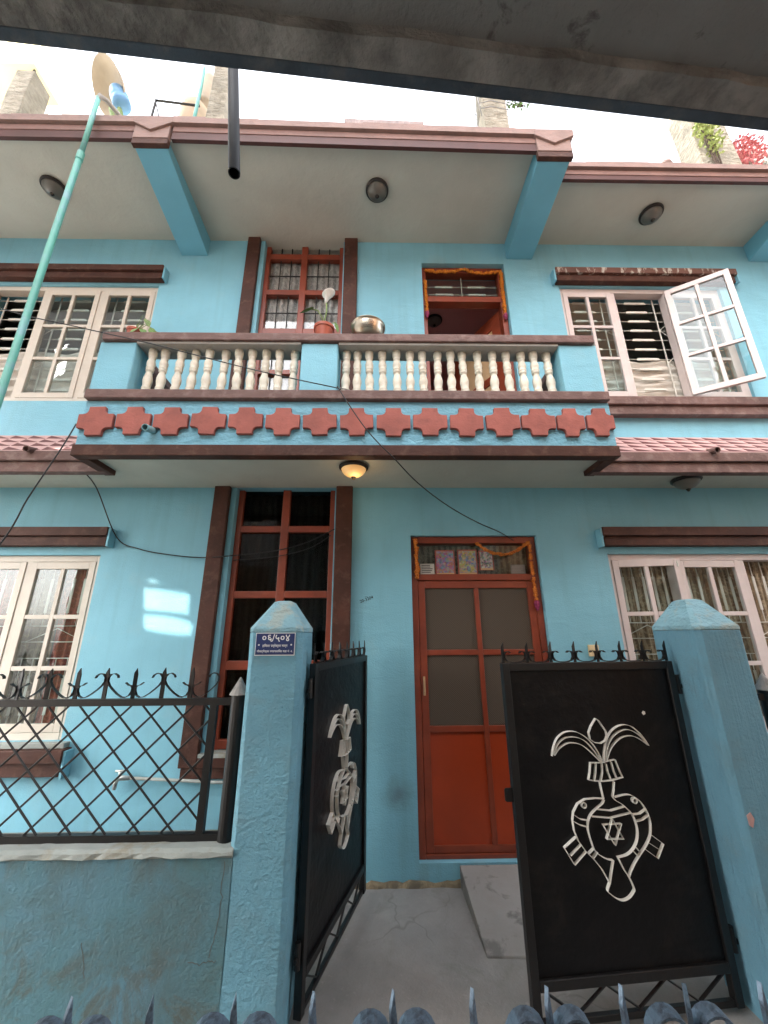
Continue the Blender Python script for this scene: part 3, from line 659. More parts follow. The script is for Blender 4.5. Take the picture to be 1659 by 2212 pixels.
def pillar(x0, x1, label, mat='pillar_paint'):
    t = thing('gate_pillar', label, 'pillar', ((x0+x1)/2, -1.01, -.05))
    y0, y1 = -1.20, -.82; c = .025; xm, ym = (x0+x1)/2, (y0+y1)/2
    def ring(x0, x1, y0, y1, c, z): return [(x0+c,y0,z),(x1-c,y0,z),(x1,y0+c,z),(x1,y1-c,z),(x1-c,y1,z),(x0+c,y1,z),(x0,y1-c,z),(x0,y0+c,z)]
    m = MB(); zs = [-.05, .4, .8, 1.2, 1.55, 1.705]; vs = []
    for z in zs: e = random.uniform(-.003, .003); vs += ring(x0+e, x1+e, y0+e, y1, c, z)
    fs = [tuple(range(7, -1, -1)), tuple(range(8*(len(zs)-1), 8*len(zs)))]
    for i in range(1, len(zs)): fs += [((i-1)*8+k, (i-1)*8+(k+1) % 8, i*8+(k+1) % 8, i*8+k) for k in range(8)]
    m.add(vs, fs); m.build('shaft', mat, t, bevel=.004)
    m = MB(); e = .0015; vs = ring(x0-e, x1+e, y0-e, y1+e, c, 1.7055) + ring(x0-e, x1+e, y0-e, y1+e, c, 1.728) + ring(xm-.052, xm+.052, ym-.065, ym+.065, .012, 1.875) + ring(xm-.035, xm+.035, ym-.045, ym+.045, .012, 1.883)
    fs = [tuple(range(7, -1, -1)), tuple(range(24, 32))]
    for i in range(1, 4): fs += [((i-1)*8+k, (i-1)*8+(k+1) % 8, i*8+(k+1) % 8, i*8+k) for k in range(8)]
    m.add(vs, fs); m.build('pyramid_cap', 'pillar_cap', t, bevel=.005)
    return t
pillar(-.69, -.405, 'blue gate pillar carrying the dark blue house number plate')
rp = pillar(1.75, 2.015, 'blue gate pillar behind the black gate leaf, with chipped edge', 'pillar_combed')
m = MB(); m.prism([(1.779,.85),(1.80,.862),(1.812,.835),(1.795,.80),(1.781,.81)], -1.2045, -1.19); m.build('chipped_patch', 'tile_light', rp)

# spiked scroll fence on the wall
def fence(x0, x1, label, post_at):
    t = thing('lattice_fence', label, 'fence', ((x0+x1)/2, -1.12, .75))
    Y = -1.12; zb, zt = .762, 1.36
    m = MB(); m.box(x0, x1, Y-.016, Y+.016, zb-.015, zb+.018); m.build('bottom_rail', 'black_metal', t)
    m = MB(); m.box(x0, x1, Y-.016, Y+.016, zt-.018, zt+.015); m.build('top_rail', 'black_metal', t)
    px = post_at
    m = MB(); m.tube([(px, Y, .749), (px, Y, 1.39)], .038, 16); m.build('post', 'black_metal', t, smooth=False)
    m = MB(); m.lathe([(.05, 0), (.05, .004), (.003, .085)], (px, Y, 1.391), 14); m.build('post_cap', 'concrete_light', t)
    s = 1 if post_at > x0 + .5 else -1
    ix = px - s*.125
    m = MB(); m.box(ix-.018, ix+.018, Y-.0155, Y+.0155, zb+.018, zt-.018); m.build('upright', 'black_metal', t)
    lx0, lx1 = (x0, ix-.018) if s > 0 else (ix+.018, x1)
    sp = .163; za, zc = zb+.018, zt-.018; H = zc-za
    bar = []
    x = lx1 - .13
    xs = []
    k = -12
    def clip(xa, za_, xb, zb_):
        # clip segment to lattice field in X
        pts = [(xa, za_), (xb, zb_)]
        if xa > xb: pts = pts[::-1]
        (xa, za_), (xb, zb_) = pts
        if xb < lx0 or xa > lx1: return None
        if xa < lx0: za_ += (zb_-za_)*(lx0-xa)/(xb-xa); xa = lx0
        if xb > lx1: zb_ = za_+(zb_-za_)*(lx1-xa)/(xb-xa); xb = lx1
        return (xa, za_, xb, zb_)
    base = lx1 - .19
    for k in range(-45, 10):
        for sg, yy, off in ((1, Y-.005, 0), (-1, Y+.005, .10)):
            xt = base + k*sp + off
            c = clip(xt, zc, xt + sg*H*1.02, za)
            if c and abs(c[2]-c[0]) > .02 and abs(c[0]) < 4:
                m = MB(); m.tube([(c[0], yy, c[1]), (c[2], yy, c[3])], .0055, 6); m.build('lattice_bar', 'black_metal', t)
    # spikes and S scrolls
    sm = MB(); sm.prism([(-.010, 0), (.010, 0), (.010, .118), (.002, .152), (-.010, .128)], -.004, .004); sme = sm.mesh('spike', 'black_metal')
    S = [(.046,.078),(.030,.066),(.015,.063),(.008,.052),(.010,.035),(.020,.016),(.038,.006),(.058,.008),(.085,.024),(.112,.046),(.132,.066),(.143,.086),(.142,.106),(.130,.121),(.112,.124),(.096,.115),(.090,.102)]
    sc = MB(); sc.ribbon(S, .0035, -.009, .009); sA = sc.mesh('scroll', 'black_metal')
    sc = MB(); sc.ribbon([(-a, b) for a, b in S], .0035, -.009, .009); sB = sc.mesh('scroll', 'black_metal')
    d = .151; zz = zt+.0151
    k = 0; x = (lx1 + .035) if s > 0 else (lx0 - .035)
    # first the half scroll next to the post
    idx = 0
    while lx0-.05 <= x <= lx1+.05 and abs(x) < 4.2:
        if idx > 0: place('spike', sme, t, (x, Y, zz), (0, 0, random.uniform(-.5, .5)))
        tall = idx % 2 == 0
        nx = x - s*d
        # scroll between this spike and the next: starts low at the short one
        if tall: place('scroll', sA if s > 0 else sB, t, (nx, Y, zz))
        else: place('scroll', sB if s > 0 else sA, t, (x, Y, zz))
        x = nx; idx += 1
    return t
random.seed(11)
fence(-4.0, -.76, 'black lattice fence with scrolls and spikes on the wall left of the gate', -.735)
fence(2.06, 4.6, 'black lattice fence right of the right gate pillar', 2.12)

EMB=[[(0.794,1.078),(0.784,1.111),(0.757,1.157),(0.717,1.184),(0.675,1.191),(0.635,1.184),(0.596,1.163),(0.565,1.134),(0.537,1.09),(0.52,1.043)],[(0.785,1.086),(0.756,1.131),(0.716,1.158),(0.669,1.164),(0.624,1.155),(0.591,1.135),(0.561,1.1),(0.525,1.045)],[(0.781,1.081),(0.748,1.114),(0.704,1.134),(0.668,1.136),(0.628,1.127),(0.596,1.107),(0.556,1.07),(0.53,1.044)],[(0.511,1.047),(0.497,1.098),(0.474,1.149),(0.44,1.187),(0.399,1.208),(0.36,1.214),(0.319,1.204),(0.283,1.174),(0.258,1.142),(0.241,1.111)],[(0.504,1.047),(0.483,1.101),(0.454,1.144),(0.416,1.173),(0.371,1.189),(0.334,1.188),(0.295,1.17),(0.268,1.147),(0.243,1.116)],[(0.496,1.045),(0.469,1.092),(0.436,1.126),(0.389,1.153),(0.339,1.16),(0.304,1.152),(0.271,1.134),(0.243,1.113)],[(0.521,1.249),(0.554,1.212),(0.572,1.182),(0.57,1.151),(0.545,1.133),(0.514,1.129),(0.486,1.14),(0.471,1.162),(0.472,1.184),(0.488,1.21),(0.507,1.24),(0.521,1.249)],[(0.587,1.041),(0.531,1.039),(0.488,1.046),(0.446,1.051),(0.434,1.007),(0.419,0.969),(0.485,0.957),(0.537,0.955),(0.576,0.958),(0.611,0.964),(0.598,0.996),(0.587,1.041)],[(0.557,1.038),(0.567,0.995),(0.579,0.958)],[(0.524,1.037),(0.529,0.994),(0.544,0.957)],[(0.501,1.034),(0.498,0.997),(0.487,0.961)],[(0.471,1.042),(0.464,0.999),(0.453,0.966)],[(0.55,0.953),(0.548,0.921),(0.543,0.878)],[(0.471,0.952),(0.481,0.914),(0.492,0.884)],[(0.543,0.878),(0.59,0.882),(0.645,0.88),(0.688,0.862),(0.716,0.828),(0.726,0.794),(0.724,0.748),(0.709,0.706),(0.678,0.663),(0.637,0.624),(0.606,0.586),(0.576,0.53)],[(0.542,0.874),(0.555,0.857),(0.594,0.835),(0.628,0.809),(0.646,0.779),(0.65,0.744),(0.642,0.702),(0.63,0.664),(0.605,0.641),(0.57,0.624),(0.54,0.619)],[(0.54,0.619),(0.558,0.576),(0.576,0.53)],[(0.711,0.813),(0.685,0.796),(0.642,0.788)],[(0.718,0.786),(0.689,0.771),(0.649,0.761)],[(0.666,0.651),(0.633,0.672)],[(0.643,0.633),(0.617,0.656)],[(0.719,0.723),(0.787,0.682),(0.744,0.611),(0.676,0.661)],[(0.698,0.69),(0.759,0.649)],[(0.482,0.882),(0.433,0.89),(0.392,0.888),(0.351,0.864),(0.324,0.827),(0.312,0.791),(0.31,0.755),(0.323,0.709),(0.355,0.669),(0.392,0.637),(0.429,0.602),(0.454,0.574),(0.473,0.546)],[(0.492,0.884),(0.478,0.867),(0.45,0.852),(0.425,0.831),(0.4,0.803),(0.388,0.767),(0.387,0.728),(0.4,0.69),(0.427,0.658),(0.465,0.637),(0.516,0.629)],[(0.513,0.628),(0.492,0.579),(0.47,0.546),(0.455,0.505),(0.458,0.491),(0.487,0.468),(0.522,0.459),(0.553,0.468),(0.582,0.488),(0.593,0.502),(0.576,0.53)],[(0.4,0.803),(0.36,0.805),(0.322,0.823)],[(0.387,0.773),(0.35,0.779),(0.313,0.797)],[(0.424,0.648),(0.406,0.627)],[(0.41,0.666),(0.389,0.641)],[(0.317,0.713),(0.259,0.672),(0.303,0.614),(0.361,0.654)],[(0.34,0.682),(0.281,0.646)],[(0.589,0.834),(0.516,0.825),(0.433,0.84)],[(0.622,0.805),(0.522,0.794),(0.406,0.811)],[(0.513,0.79),(0.559,0.706),(0.469,0.703),(0.513,0.79)],[(0.567,0.767),(0.468,0.768),(0.518,0.679),(0.567,0.767)]]
def smooth2(pts, n=4):
    P = [Vector(p) for p in pts]; out = []
    for i in range(len(P)-1):
        a, b, c, d = P[max(i-1, 0)], P[i], P[i+1], P[min(i+2, len(P)-1)]
        for k in range(n): t = k/n; out.append(tuple(.5*((2*b)+(c-a)*t+(2*a-5*b+4*c-d)*t*t+(3*b-a-3*c+d)*t**3)))
    out.append(tuple(P[-1])); return out
def gate_leaf(label, hinge, ang, side, L=1.02):
    """leaf in its own frame: X from the hinge to the free edge, Z up; side = which Y face looks to the street"""
    t = thing('gate_leaf', label, 'gate', (hinge[0], hinge[1], 0), ang)
    f = MB(); d = .02; zb, zt = .155, 1.535
    f.box(0, .04, -d, d, .03, zt); f.box(L-.04, L, -d, d, .03, zt); f.box(.04, L-.04, -d, d, zt-.04, zt); f.box(.04, L-.04, -d, d, zb, zb+.04)
    f.box(.04, L-.04, -d*.6, d*.6, .03, .055)
    f.build('frame', 'black_metal', t, bevel=.003, local=True)
    f = MB(); f.box(.04, L-.04, -.004, .004, zb+.04, zt-.04); f.build('sheet_panel', 'black_paint', t, local=True)
    # zigzag below the sheet
    z = MB(); n = 6; pts = []
    for i in range(n+1): pts.append((.06+(L-.12)*i/n, .058 if i % 2 else .152))
    z.ribbon(pts, .008, -.006, .006); z.build('zigzag_bars', 'black_metal', t, local=True)
    # emblem of flat bar on edge
    e = MB(); ya, yb = (.0045, .023) if side > 0 else (-.027, -.0045)
    for st in EMB:
        e.ribbon(smooth2(st) if len(st) >= 7 and len(st) != 12 else st, .0023, ya, yb)
    for cx, cz in ((.656, .855), (.375, .863)):
        e.ribbon([(cx+.012*math.cos(2*math.pi*k/12), cz+.012*math.sin(2*math.pi*k/12)) for k in range(13)], .004, ya, yb)
    e.build('pot_emblem', 'silver_paint', t, local=True)
    # spikes and C scrolls on top
    sm = MB(); sm.prism([(-.008, 0), (.008, 0), (.008, .085), (-.008, .112)], -.003, .003); sme = sm.mesh('spike', 'black_metal')
    n = 8; dx = (L-.03)/(n-1)
    for i in range(n): place('spike', sme, t, (.015+i*dx, 0, zt+.0005), (0, 0, random.uniform(-.4, .4)), local=True)
    w = dx-.012
    C = [(.30,.052),(.22,.060),(.10,.058),(.03,.046),(.03,.028),(.12,.010),(.30,.003),(.50,.002),(.70,.003),(.88,.010),(.97,.028),(.97,.046),(.90,.058),(.78,.060),(.70,.052)]
    sc = MB(); sc.ribbon([(a*w, b) for a, b in C], .0035, -.011, .011); scm = sc.mesh('scroll', 'black_metal')
    for i in range(n-1): place('scroll', scm, t, (.015+i*dx+.006, 0, zt+.001), local=True)
    for zz in (.22, 1.36):
        h = MB(); h.tube([(-.022, 0, zz), (-.022, 0, zz+.10)], .014, 10); h.box(-.05, .0, -.006, .006, zz+.03, zz+.05); h.build('hinge', 'black_metal', t, local=True)
    if side > 0:
        q = MB(); q.prism([(.215, 1.262), (.228, 1.256), (.236, 1.268), (.226, 1.278), (.216, 1.274)], .0042, .0056); q.build('paint_chip', 'silver_paint', t, local=True)
    q = MB(); q.prism([(L, .88), (L+.035, .88), (L+.042, .887), (L+.042, .933), (L+.035, .94), (L, .94)], -.003, .003); q.build('latch_plate', 'black_metal', t, local=True)
    return t
random.seed(5)
gate_leaf('closed black gate leaf with silver twin-fish pot emblem, right of the opening', (1.705, -1.0), math.atan2(-.09, -1.02), 1)
gate_leaf('black gate leaf swung open into the yard beside the number plate pillar', (-.365, -1.03), math.atan2(.93, .268), -1, L=.97)

# ramp at the door
m = MB(); m.hexa([(.60,-.65,-.02),(1.38,-.68,-.02),(1.36,-.013,-.02),(.585,-.013,-.02),(.60,-.65,.012),(1.38,-.68,.012),(1.36,-.013,.125),(.585,-.013,.125)])
tag(m.build('door_ramp', 'concrete_light', bevel=.006), 'pale concrete ramp leading up to the red front door', 'ramp')

# ================================================================== number plate
def text_mesh(s, size, name, mat, parent, x, y, z, align='CENTER', rot=0):
    c = bpy.data.curves.new(name, 'FONT'); c.body = s; c.size = size; c.align_x = align; c.extrude = .0004; c.offset = size*.012
    o = bpy.data.objects.new(name, c); COL.objects.link(o)
    dg = bpy.context.evaluated_depsgraph_get(); dg.update()
    me = bpy.data.meshes.new_from_object(o.evaluated_get(dg)); bpy.data.objects.remove(o)
    me.materials.clear(); me.materials.append(MAT[mat])
    me.transform(Matrix.Translation((x, y, z)) @ Matrix.Rotation(rot, 4, 'Y') @ Matrix.Rotation(R(90), 4, 'X'))
    return place(name, me, parent)
pl = thing('number_plate', 'dark blue enamel house number plate fixed to the left gate pillar', 'sign', (-.545, -1.203, 1.59))
m = MB(); m.box(-.648, -.438, -1.206, -1.2035, 1.588, 1.703); m.build('plate_border', 'white_print', pl)
m = MB(); m.box(-.6445, -.4415, -1.2085, -1.2062, 1.5925, 1.6995); m.build('plate_face', 'plate_blue', pl)
text_mesh('०६/५०४', .050, 'house_number', 'white_print', pl, -.540, -1.2092, 1.661)
text_mesh('हिमाल सर्वेश्वर मार्ग', .0165, 'street_name', 'white_print', pl, -.543, -1.2092, 1.632)
text_mesh('गोकर्णेश्वर नगरपालिका वडा नं -६', .0148, 'ward_name', 'white_print', pl, -.543, -1.2092, 1.605)
for x in (-.628, -.457): m = MB(); m.tube([(x, -1.2085, 1.642), (x, -1.211, 1.642)], .0045, 10); m.build('plate_screw', 'silver_paint', pl)
sc_ = thing('wall_scribble', 'small black handwritten number on the blue wall left of the front door', 'writing', (-.085, -.002, 1.97))
text_mesh('20-3204', .036, 'handwriting', 'ink', sc_, -.088, -.002, 1.968, rot=-.35)
text_mesh('~~', .022, 'handwriting', 'ink', sc_, -.093, -.002, 1.995, rot=-.15)

# ================================================================== lamps under the ceilings
def dome_lamp(label, x, y, z, lit=False, r=.115):
    t = thing('ceiling_lamp', label, 'lamp', (x, y, z), group='round dome lamps on the ceilings')
    m = MB(); m.lathe([(r*.9, 0), (r*1.02, -.008), (r*1.02, -.024), (r*.93, -.034), (r*.86, -.034), (r*.86, -.02)], n=32); m.build('rim', 'bronze', t, smooth=False, local=True)
    m = MB(); m.lathe([(r*.88, -.030), (r*.84, -.045), (r*.70, -.068), (r*.48, -.088), (r*.22, -.099), (.004, -.102)], n=32); m.build('glass_dome', 'lamp_glass_lit' if lit else 'lamp_glass', t, smooth=True, local=True)
    m = MB(); m.lathe([(.018, -.098), (.020, -.106), (.012, -.112), (.010, -.120), (.003, -.124)], n=14); m.build('finial', 'bronze', t, smooth=True, local=True)
    if lit:
        ld = bpy.data.lights.new('bulb', 'POINT'); ld.energy = .11; ld.color = (1, .62, .28); ld.shadow_soft_size = .05
        lo = bpy.data.objects.new('bulb', ld); COL.objects.link(lo); lo.parent = t; lo.location = (.02, -.02, -.16)
dome_lamp('lit dome lamp glowing amber under the balcony', -.19, -.50, 2.999, True)
dome_lamp('unlit dome lamp under the right eave above the lower window', 2.74, -.24, 2.999)
dome_lamp('unlit dome lamp in the middle of the roof soffit above the colander', 0, -.57, 6.08)
dome_lamp('unlit dome lamp on the roof soffit behind the green pipe', -3.30, -.55, 6.08)
dome_lamp('unlit dome lamp on the roof soffit above the opened casement', 3.0, -.37, 6.08)
dome_lamp('dark dome lamp on the maroon ceiling inside the balcony door', .82, 1.10, 6.018)

# ================================================================== curtains
def curtain(label, x0, x1, z0, z1, y, mat, amp=.014, waves=9, frill=0):
    m = MB(); nx = max(12, int((x1-x0)*60)); nz = 22 if frill else 6; vs = []
    for k in range(nz+1):
        for i in range(nx+1):
            u = i/nx; v = k/nz; z = z0+(z1-z0)*v
            yy = y + amp*math.sin(u*waves*2*math.pi+math.sin(v*5)) + (frill*math.sin(v*frill_rows*2*math.pi+1.2*math.sin(u*17)) if frill else 0)
            vs.append((x0+(x1-x0)*u, yy, z))
    fs = [(k*(nx+1)+i, k*(nx+1)+i+1, (k+1)*(nx+1)+i+1, (k+1)*(nx+1)+i) for k in range(nz) for i in range(nx)]
    m.add(vs, fs); o = m.build('curtain', mat, smooth=True); return tag(o, label, 'curtain')
frill_rows = 6
curtain('white ruffled half curtain inside the upper left window', -4.22, -2.47, 3.95, 4.62, .155, 'curtain_white', .008, 5, .016)
curtain('white ruffled half curtain inside the upper right window with the open casement', 2.10, 3.86, 4.0, 4.56, .155, 'curtain_white', .008, 5, .016)
curtain('red curtain at the right end of the lower left window', -2.78, -2.46, .95, 2.33, .165, 'curtain_red', .018, 4)
curtain('olive patterned curtain in the middle of the lower left window', -3.12, -2.80, .95, 2.33, .17, 'curtain_olive', .018, 4)
curtain('red curtain at the left end of the lower left window', -4.2, -3.14, .95, 2.33, .165, 'curtain_red', .018, 9)
curtain('brown striped curtain in the lower right window', 2.1, 3.86, .95, 2.33, .165, 'curtain_brown', .022, 16)
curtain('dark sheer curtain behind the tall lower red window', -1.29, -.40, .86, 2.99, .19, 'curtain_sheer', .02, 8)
curtain('grey sheer curtain behind the tall upper red window', -1.29, -.40, 3.96, 6.0, .15, 'curtain_grey', .02, 8)

# ================================================================== garlands
def garland(label, pts, r, mat='marigold', tassel=None, group='marigold garlands on the doors', gaps=0):
    t = MB(); P = [Vector(p) for p in pts]; tot = sum((P[i+1]-P[i]).length for i in range(len(P)-1)); n = max(4, int(tot/(r*.95)))
    for k in range(n):
        s = tot*k/(n-1); i = 0
        while i < len(P)-2 and s > (P[i+1]-P[i]).length: s -= (P[i+1]-P[i]).length; i += 1
        c = P[i] + (P[i+1]-P[i]).normalized()*s
        c += Vector((random.gauss(0, r*.15), random.gauss(0, r*.2)-r*.3, random.gauss(0, r*.12)))
        if gaps and random.random() < gaps: continue
        rr = r*random.uniform(.75, 1.15); vs = []; nn = 8; a0 = random.random()*6
        for a, (q, zz) in enumerate(((.55, .7), (1., .25), (.85, -.25), (.5, -.7))):
            for j in range(nn): th = a0+2*math.pi*j/nn+a*.4; w_ = rr*q*(1.18 if j % 2 else .85); vs.append(c+Vector((w_*math.cos(th), w_*math.sin(th), rr*zz)))
        fs = [tuple(range(nn-1, -1, -1)), tuple(range(3*nn, 4*nn))]
        for a in range(3): fs += [(a*nn+j, a*nn+(j+1) % nn, (a+1)*nn+(j+1) % nn, (a+1)*nn+j) for j in range(nn)]
        t.add(vs, fs)
    if tassel:
        g = thing('flower_garland', label, 'garland', pts[0], group=group); t.build('flowers', mat, g)
        m = MB(); c = Vector(pts[-1]); m.lathe([(.004, .03), (.02, .02), (.026, 0), (.02, -.03), (.012, -.05), (.005, -.06)], c+Vector((0, -.012, -.02)), 9); m.build('tassel', 'tassel', g)
        return g
    return tag(t.build('flower_garland', mat), label, 'garland', group)
def sag(a, b, d, n=12): return [tuple(Vector(a).lerp(Vector(b), k/n) - Vector((0, 0, d*4*(k/n)*(1-k/n)))) for k in range(n+1)]
random.seed(21)
garland('marigold garland swagged along the top of the balcony door', sag((.56,.045,5.71), (.98,.045,5.72), .035) + sag((1.0,.045,5.72), (1.42,.045,5.70), .04), .021)
garland('marigold garland hanging down the left side of the balcony door', [(.55,.045,5.55), (.553,.045,5.10)], .020, tassel=True)
garland('marigold garland hanging down the right side of the balcony door', [(1.43,.045,5.68), (1.425,.045,5.08)], .020, tassel=True)
garland('marigold garland hanging at the left end of the front door transom', [(.345,.03,2.50), (.352,.03,2.17)], .022, 'marigold_dry')
garland('drooping marigold garland across the front door transom', sag((.90,.03,2.47), (1.37,.03,2.49), .11), .017, 'marigold_dry')
garland('thin marigold garland hanging down the right side of the front door', [(1.375,.03,2.47), (1.38,.03,1.96)], .017, 'marigold_dry', tassel=True, gaps=.12)

# ================================================================== prints and papers behind the transom
def print_(name, label, x0, x1, z0, z1, mat, border=None, cat='picture'):
    t = thing(name, label, cat, ((x0+x1)/2, .09, z0))
    if border:
        m = MB(); m.box(x0, x1, .092, .096, z0, z1); m.build('border', border, t); e = .012
        m = MB(); m.box(x0+e, x1-e, .089, .0915, z0+e*1.6, z1-e); o = m.build('print', mat, t)
        m = MB(); m.box(x0+e, x1-e, .0885, .0915, z0+.003, z0+e*1.5); m.build('caption_strip', 'tan_panel', t)
    else:
        m = MB(); m.box(x0, x1, .092, .096, z0, z1); m.build('sheet', mat, t)
        m = MB()
        for k in range(5): zz = z1-.014-k*(z1-z0-.02)/5; m.box(x0+.01, x1-.01-random.random()*.03, .0905, .0918, zz-.003, zz+.003)
        m.build('text_lines', 'ink' if name == 'notice_paper' else 'concrete', t)
print_('picture_print', 'red bordered religious print, leftmost above the front door', .525, .705, 2.20, 2.425, 'print_a', 'cross_red')
print_('picture_print', 'blue and yellow religious print in the middle above the front door', .73, .91, 2.20, 2.43, 'print_b', 'cross_red')
print_('picture_print', 'smaller pale religious print, rightmost above the front door', .925, 1.06, 2.24, 2.42, 'print_c', 'cross_red')
print_('notice_paper', 'white printed notice in the left corner of the front door transom', .39, .515, 2.202, 2.30, 'paper', None, 'paper')
print_('blank_card', 'pale faded card in the right corner of the front door transom', 1.21, 1.34, 2.202, 2.29, 'concrete_light', None, 'paper')

# ================================================================== pots and colander on the rail
def leaf_blade(m, base, tip, wd, droop=.02, n=6):
    base = Vector(base); tip = Vector(tip); d = tip-base; s = d.cross(Vector((0, -.4, 1))).normalized(); vs = []; fs = []
    for i in range(n+1):
        u = i/n; w_ = wd*math.sin(math.pi*min(1, u*.92+.08))**.8*(1-.2*u); c = base+d*u-Vector((0, 0, droop*u*u*2)); vs += [c-s*w_, c+Vector((0, 0, -w_*.25)), c+s*w_]
    for i in range(n): a = 3*i; fs += [(a, a+1, a+4, a+3), (a+1, a+2, a+5, a+4)]
    m.add(vs, fs)
def pot(t, r, h):
    m = MB(); m.lathe([(r*.68, 0), (r*.92, h*.80), (r*.93, h*.82), (r, h*.82), (r*1.03, h), (r*.95, h), (r*.9, h*.88), (.003, h*.86)], n=24); m.build('pot', 'terracotta', t, smooth=False, local=True)
    m = MB(); m.lathe([(.003, h*.862), (r*.88, h*.87), (.004, h*.89)], n=18); m.build('soil', 'soil', t, local=True)
p = thing('potted_plant', 'arum lily with one white flower in a terracotta pot on the balcony rail', 'plant', (-.455, -.675, 4.061)); pot(p, .088, .145)
m = MB(); m.tube([(0,0,.12), (0,-.01,.22), (.015,-.01,.32), (.01,-.01,.41)], .007, 8); m.tube([(0,0,.12), (-.02,-.01,.25), (-.06,-.02,.32), (-.12,-.02,.335)], .006, 8); m.tube([(.01,0,.12), (.05,.01,.2), (.09,.02,.23)], .004, 6); m.build('stem', 'leaf_pale', p, smooth=True, local=True)
m = MB(); m.lathe([(.006, .40), (.014, .43), (.022, .46), (.05, .50), (.058, .508)], n=12)
m.v = [(x+ (z-.45)*.25 + .012, y-.01-(z-.4)*.1, z + (x*.35 if z > .49 else 0)) for x, y, z in m.v]; m.build('flower', 'petal_white', p, smooth=True, local=True)
m = MB(); leaf_blade(m, (-.10,-.02,.345), (-.21,-.05,.28), .052, .01); m.build('leaf', 'leaf', p, smooth=True, local=True)
m = MB(); leaf_blade(m, (.09,.02,.23), (.12,0,.14), .02); m.build('leaf', 'leaf', p, smooth=True, local=True)
p = thing('potted_plant', 'trailing pothos in a small terracotta pot at the left end of the balcony rail', 'plant', (-2.07, -.665, 4.061)); pot(p, .058, .115)
for (b, t_) in (((.09,-.02,.22),(.14,-.04,.16)), ((.16,-.03,.12),(.20,-.06,.03)), ((.10,-.05,.09),(.15,-.10,.03)), ((.05,-.04,.11),(.03,-.09,.04)), ((.2,-.02,.09),(.24,-.05,.0)), ((.12,.02,.16),(.18,0,.1))):
    m = MB(); leaf_blade(m, b, t_, .030); m.build('leaf', random.choice(['leaf', 'leaf_pale']), p, smooth=True, local=True)
m = MB()
for e in ((.09,-.02,.22), (.16,-.03,.12), (.2,-.02,.09), (.12,.02,.16), (.05,-.04,.11), (.10,-.05,.09)): m.tube([(0,0,.10), (e[0]*.5, e[1]*.5, max(.17, e[2]+.05)), e], .0025, 6)
m.build('stem', 'leaf_pale', p, local=True)
c = thing('colander', 'shiny steel colander upside right on the balcony rail beside the lily pot', 'colander', (-.08, -.675, 4.061))
m = MB(); r = .145; prof = [(.045, 0), (.05, .008), (.05, .014)] + [(.05+(r-.05)*math.sin(a*math.pi/2/8)**.8, .014+.13*(1-math.cos(a*math.pi/2/8))) for a in range(1, 9)] + [(r*1.04, .146), (r*1.04, .150), (r*.97, .149)] + [(.05+(r-.055)*math.sin(a*math.pi/2/8)**.8, .020+.128*(1-math.cos(a*math.pi/2/8))) for a in range(8, 0, -1)] + [(.004, .02)]
m.lathe(prof, n=40); m.build('bowl', 'steel', c, smooth=True, local=True)
m = MB()
for k in range(5):
    z = .055+k*.014; rr = .05+(r-.05)*(math.acos(max(-1, 1-(z-.014)/.13))/(math.pi/2)*1.0)
    rr = .05+(r-.05)*math.sin(math.acos(max(-1, 1-(z-.014)/.13)))**.8
    for j in range(-3, 4):
        a = R(-90+j*6+(k % 2)*3); ca, sa = math.cos(a), math.sin(a); m.tube([(rr*ca*.985, rr*sa*.985, z), (rr*ca*1.006, rr*sa*1.006, z-.001)], .0032, 6)
m.build('drain_hole', 'ink', c, local=True)

# ================================================================== cables and pipes
def cable(label, pts, r, mat='cable_black', name='cable', cat='cable', n=7):
    # smooth the points
    P = [Vector(p) for p in pts]; out = []
    for i in range(len(P)-1):
        a, b, c_, d = P[max(i-1, 0)], P[i], P[i+1], P[min(i+2, len(P)-1)]
        for k in range(6):
            t = k/6; out.append(.5*((2*b)+(c_-a)*t+(2*a-5*b+4*c_-d)*t*t+(3*b-a-3*c_+d)*t**3))
    out.append(P[-1]); m = MB(); m.tube(out, r, n); return tag(m.build(name, mat, smooth=True), label, cat)
cable('black cable slanting across the left half of the balcony railing', [(-4.6,-.95,4.72), (-3.04,-.86,4.215), (-2.39,-.855,4.04), (-1.76,-.85,3.88), (-.95,-.83,3.66), (-.30,-.80,3.52)], .0045)
W1B = [(-.31,-.81,3.53), (-.21,-.835,3.345), (-.09,-.835,3.155), (.02,-.83,3.02), (.11,-.78,2.95), (.32,-.55,2.83), (.60,-.30,2.72), (.90,-.05,2.65), (1.10,-.015,2.57), (1.24,.03,2.50)]
cable('black cable running from the middle balcony post down to the front door', W1B, .0045)
cable('cable dropping from the left balcony corner towards the lower left', [(-2.27,-.765,3.22), (-2.30,-.80,3.0), (-2.40,-.84,2.6), (-2.49,-.86,2.24), (-2.9,-.95,1.2), (-3.2,-1.0,.3)], .005)
cable('cable looping from the left eave along the wall to the lower red window', [(-2.43,-.42,3.0), (-2.40,-.25,2.9), (-2.29,-.035,2.52), (-2.09,-.02,2.42), (-1.84,-.02,2.37), (-1.55,-.03,2.34), (-1.29,-.065,2.345), (-.90,-.02,2.40), (-.63,.0,2.48), (-.38,-.06,2.585)], .005)
cable('short second cable stretched along the top of the lower red window', [(-1.28,.05,2.33), (-.9,.04,2.36), (-.6,.04,2.44), (-.42,.05,2.56)], .004)
cl = [( .02+.06*math.cos(k*.7)+k*.006, -.60+.02*math.sin(k*1.3), 3.545+.022*abs(math.sin(k*.9))+.01) for k in range(22)]
cable('grey cable coil lying on the balcony ledge between the balusters', [(-.29,-.79,3.53), (-.2,-.72,3.545), (-.1,-.6,3.54)] + cl + [(.23,-.62,3.56), (.33,-.6,3.60), (.36,-.6,3.56), (.30,-.6,3.53)], .005, 'cable_grey', 'cable_coil')
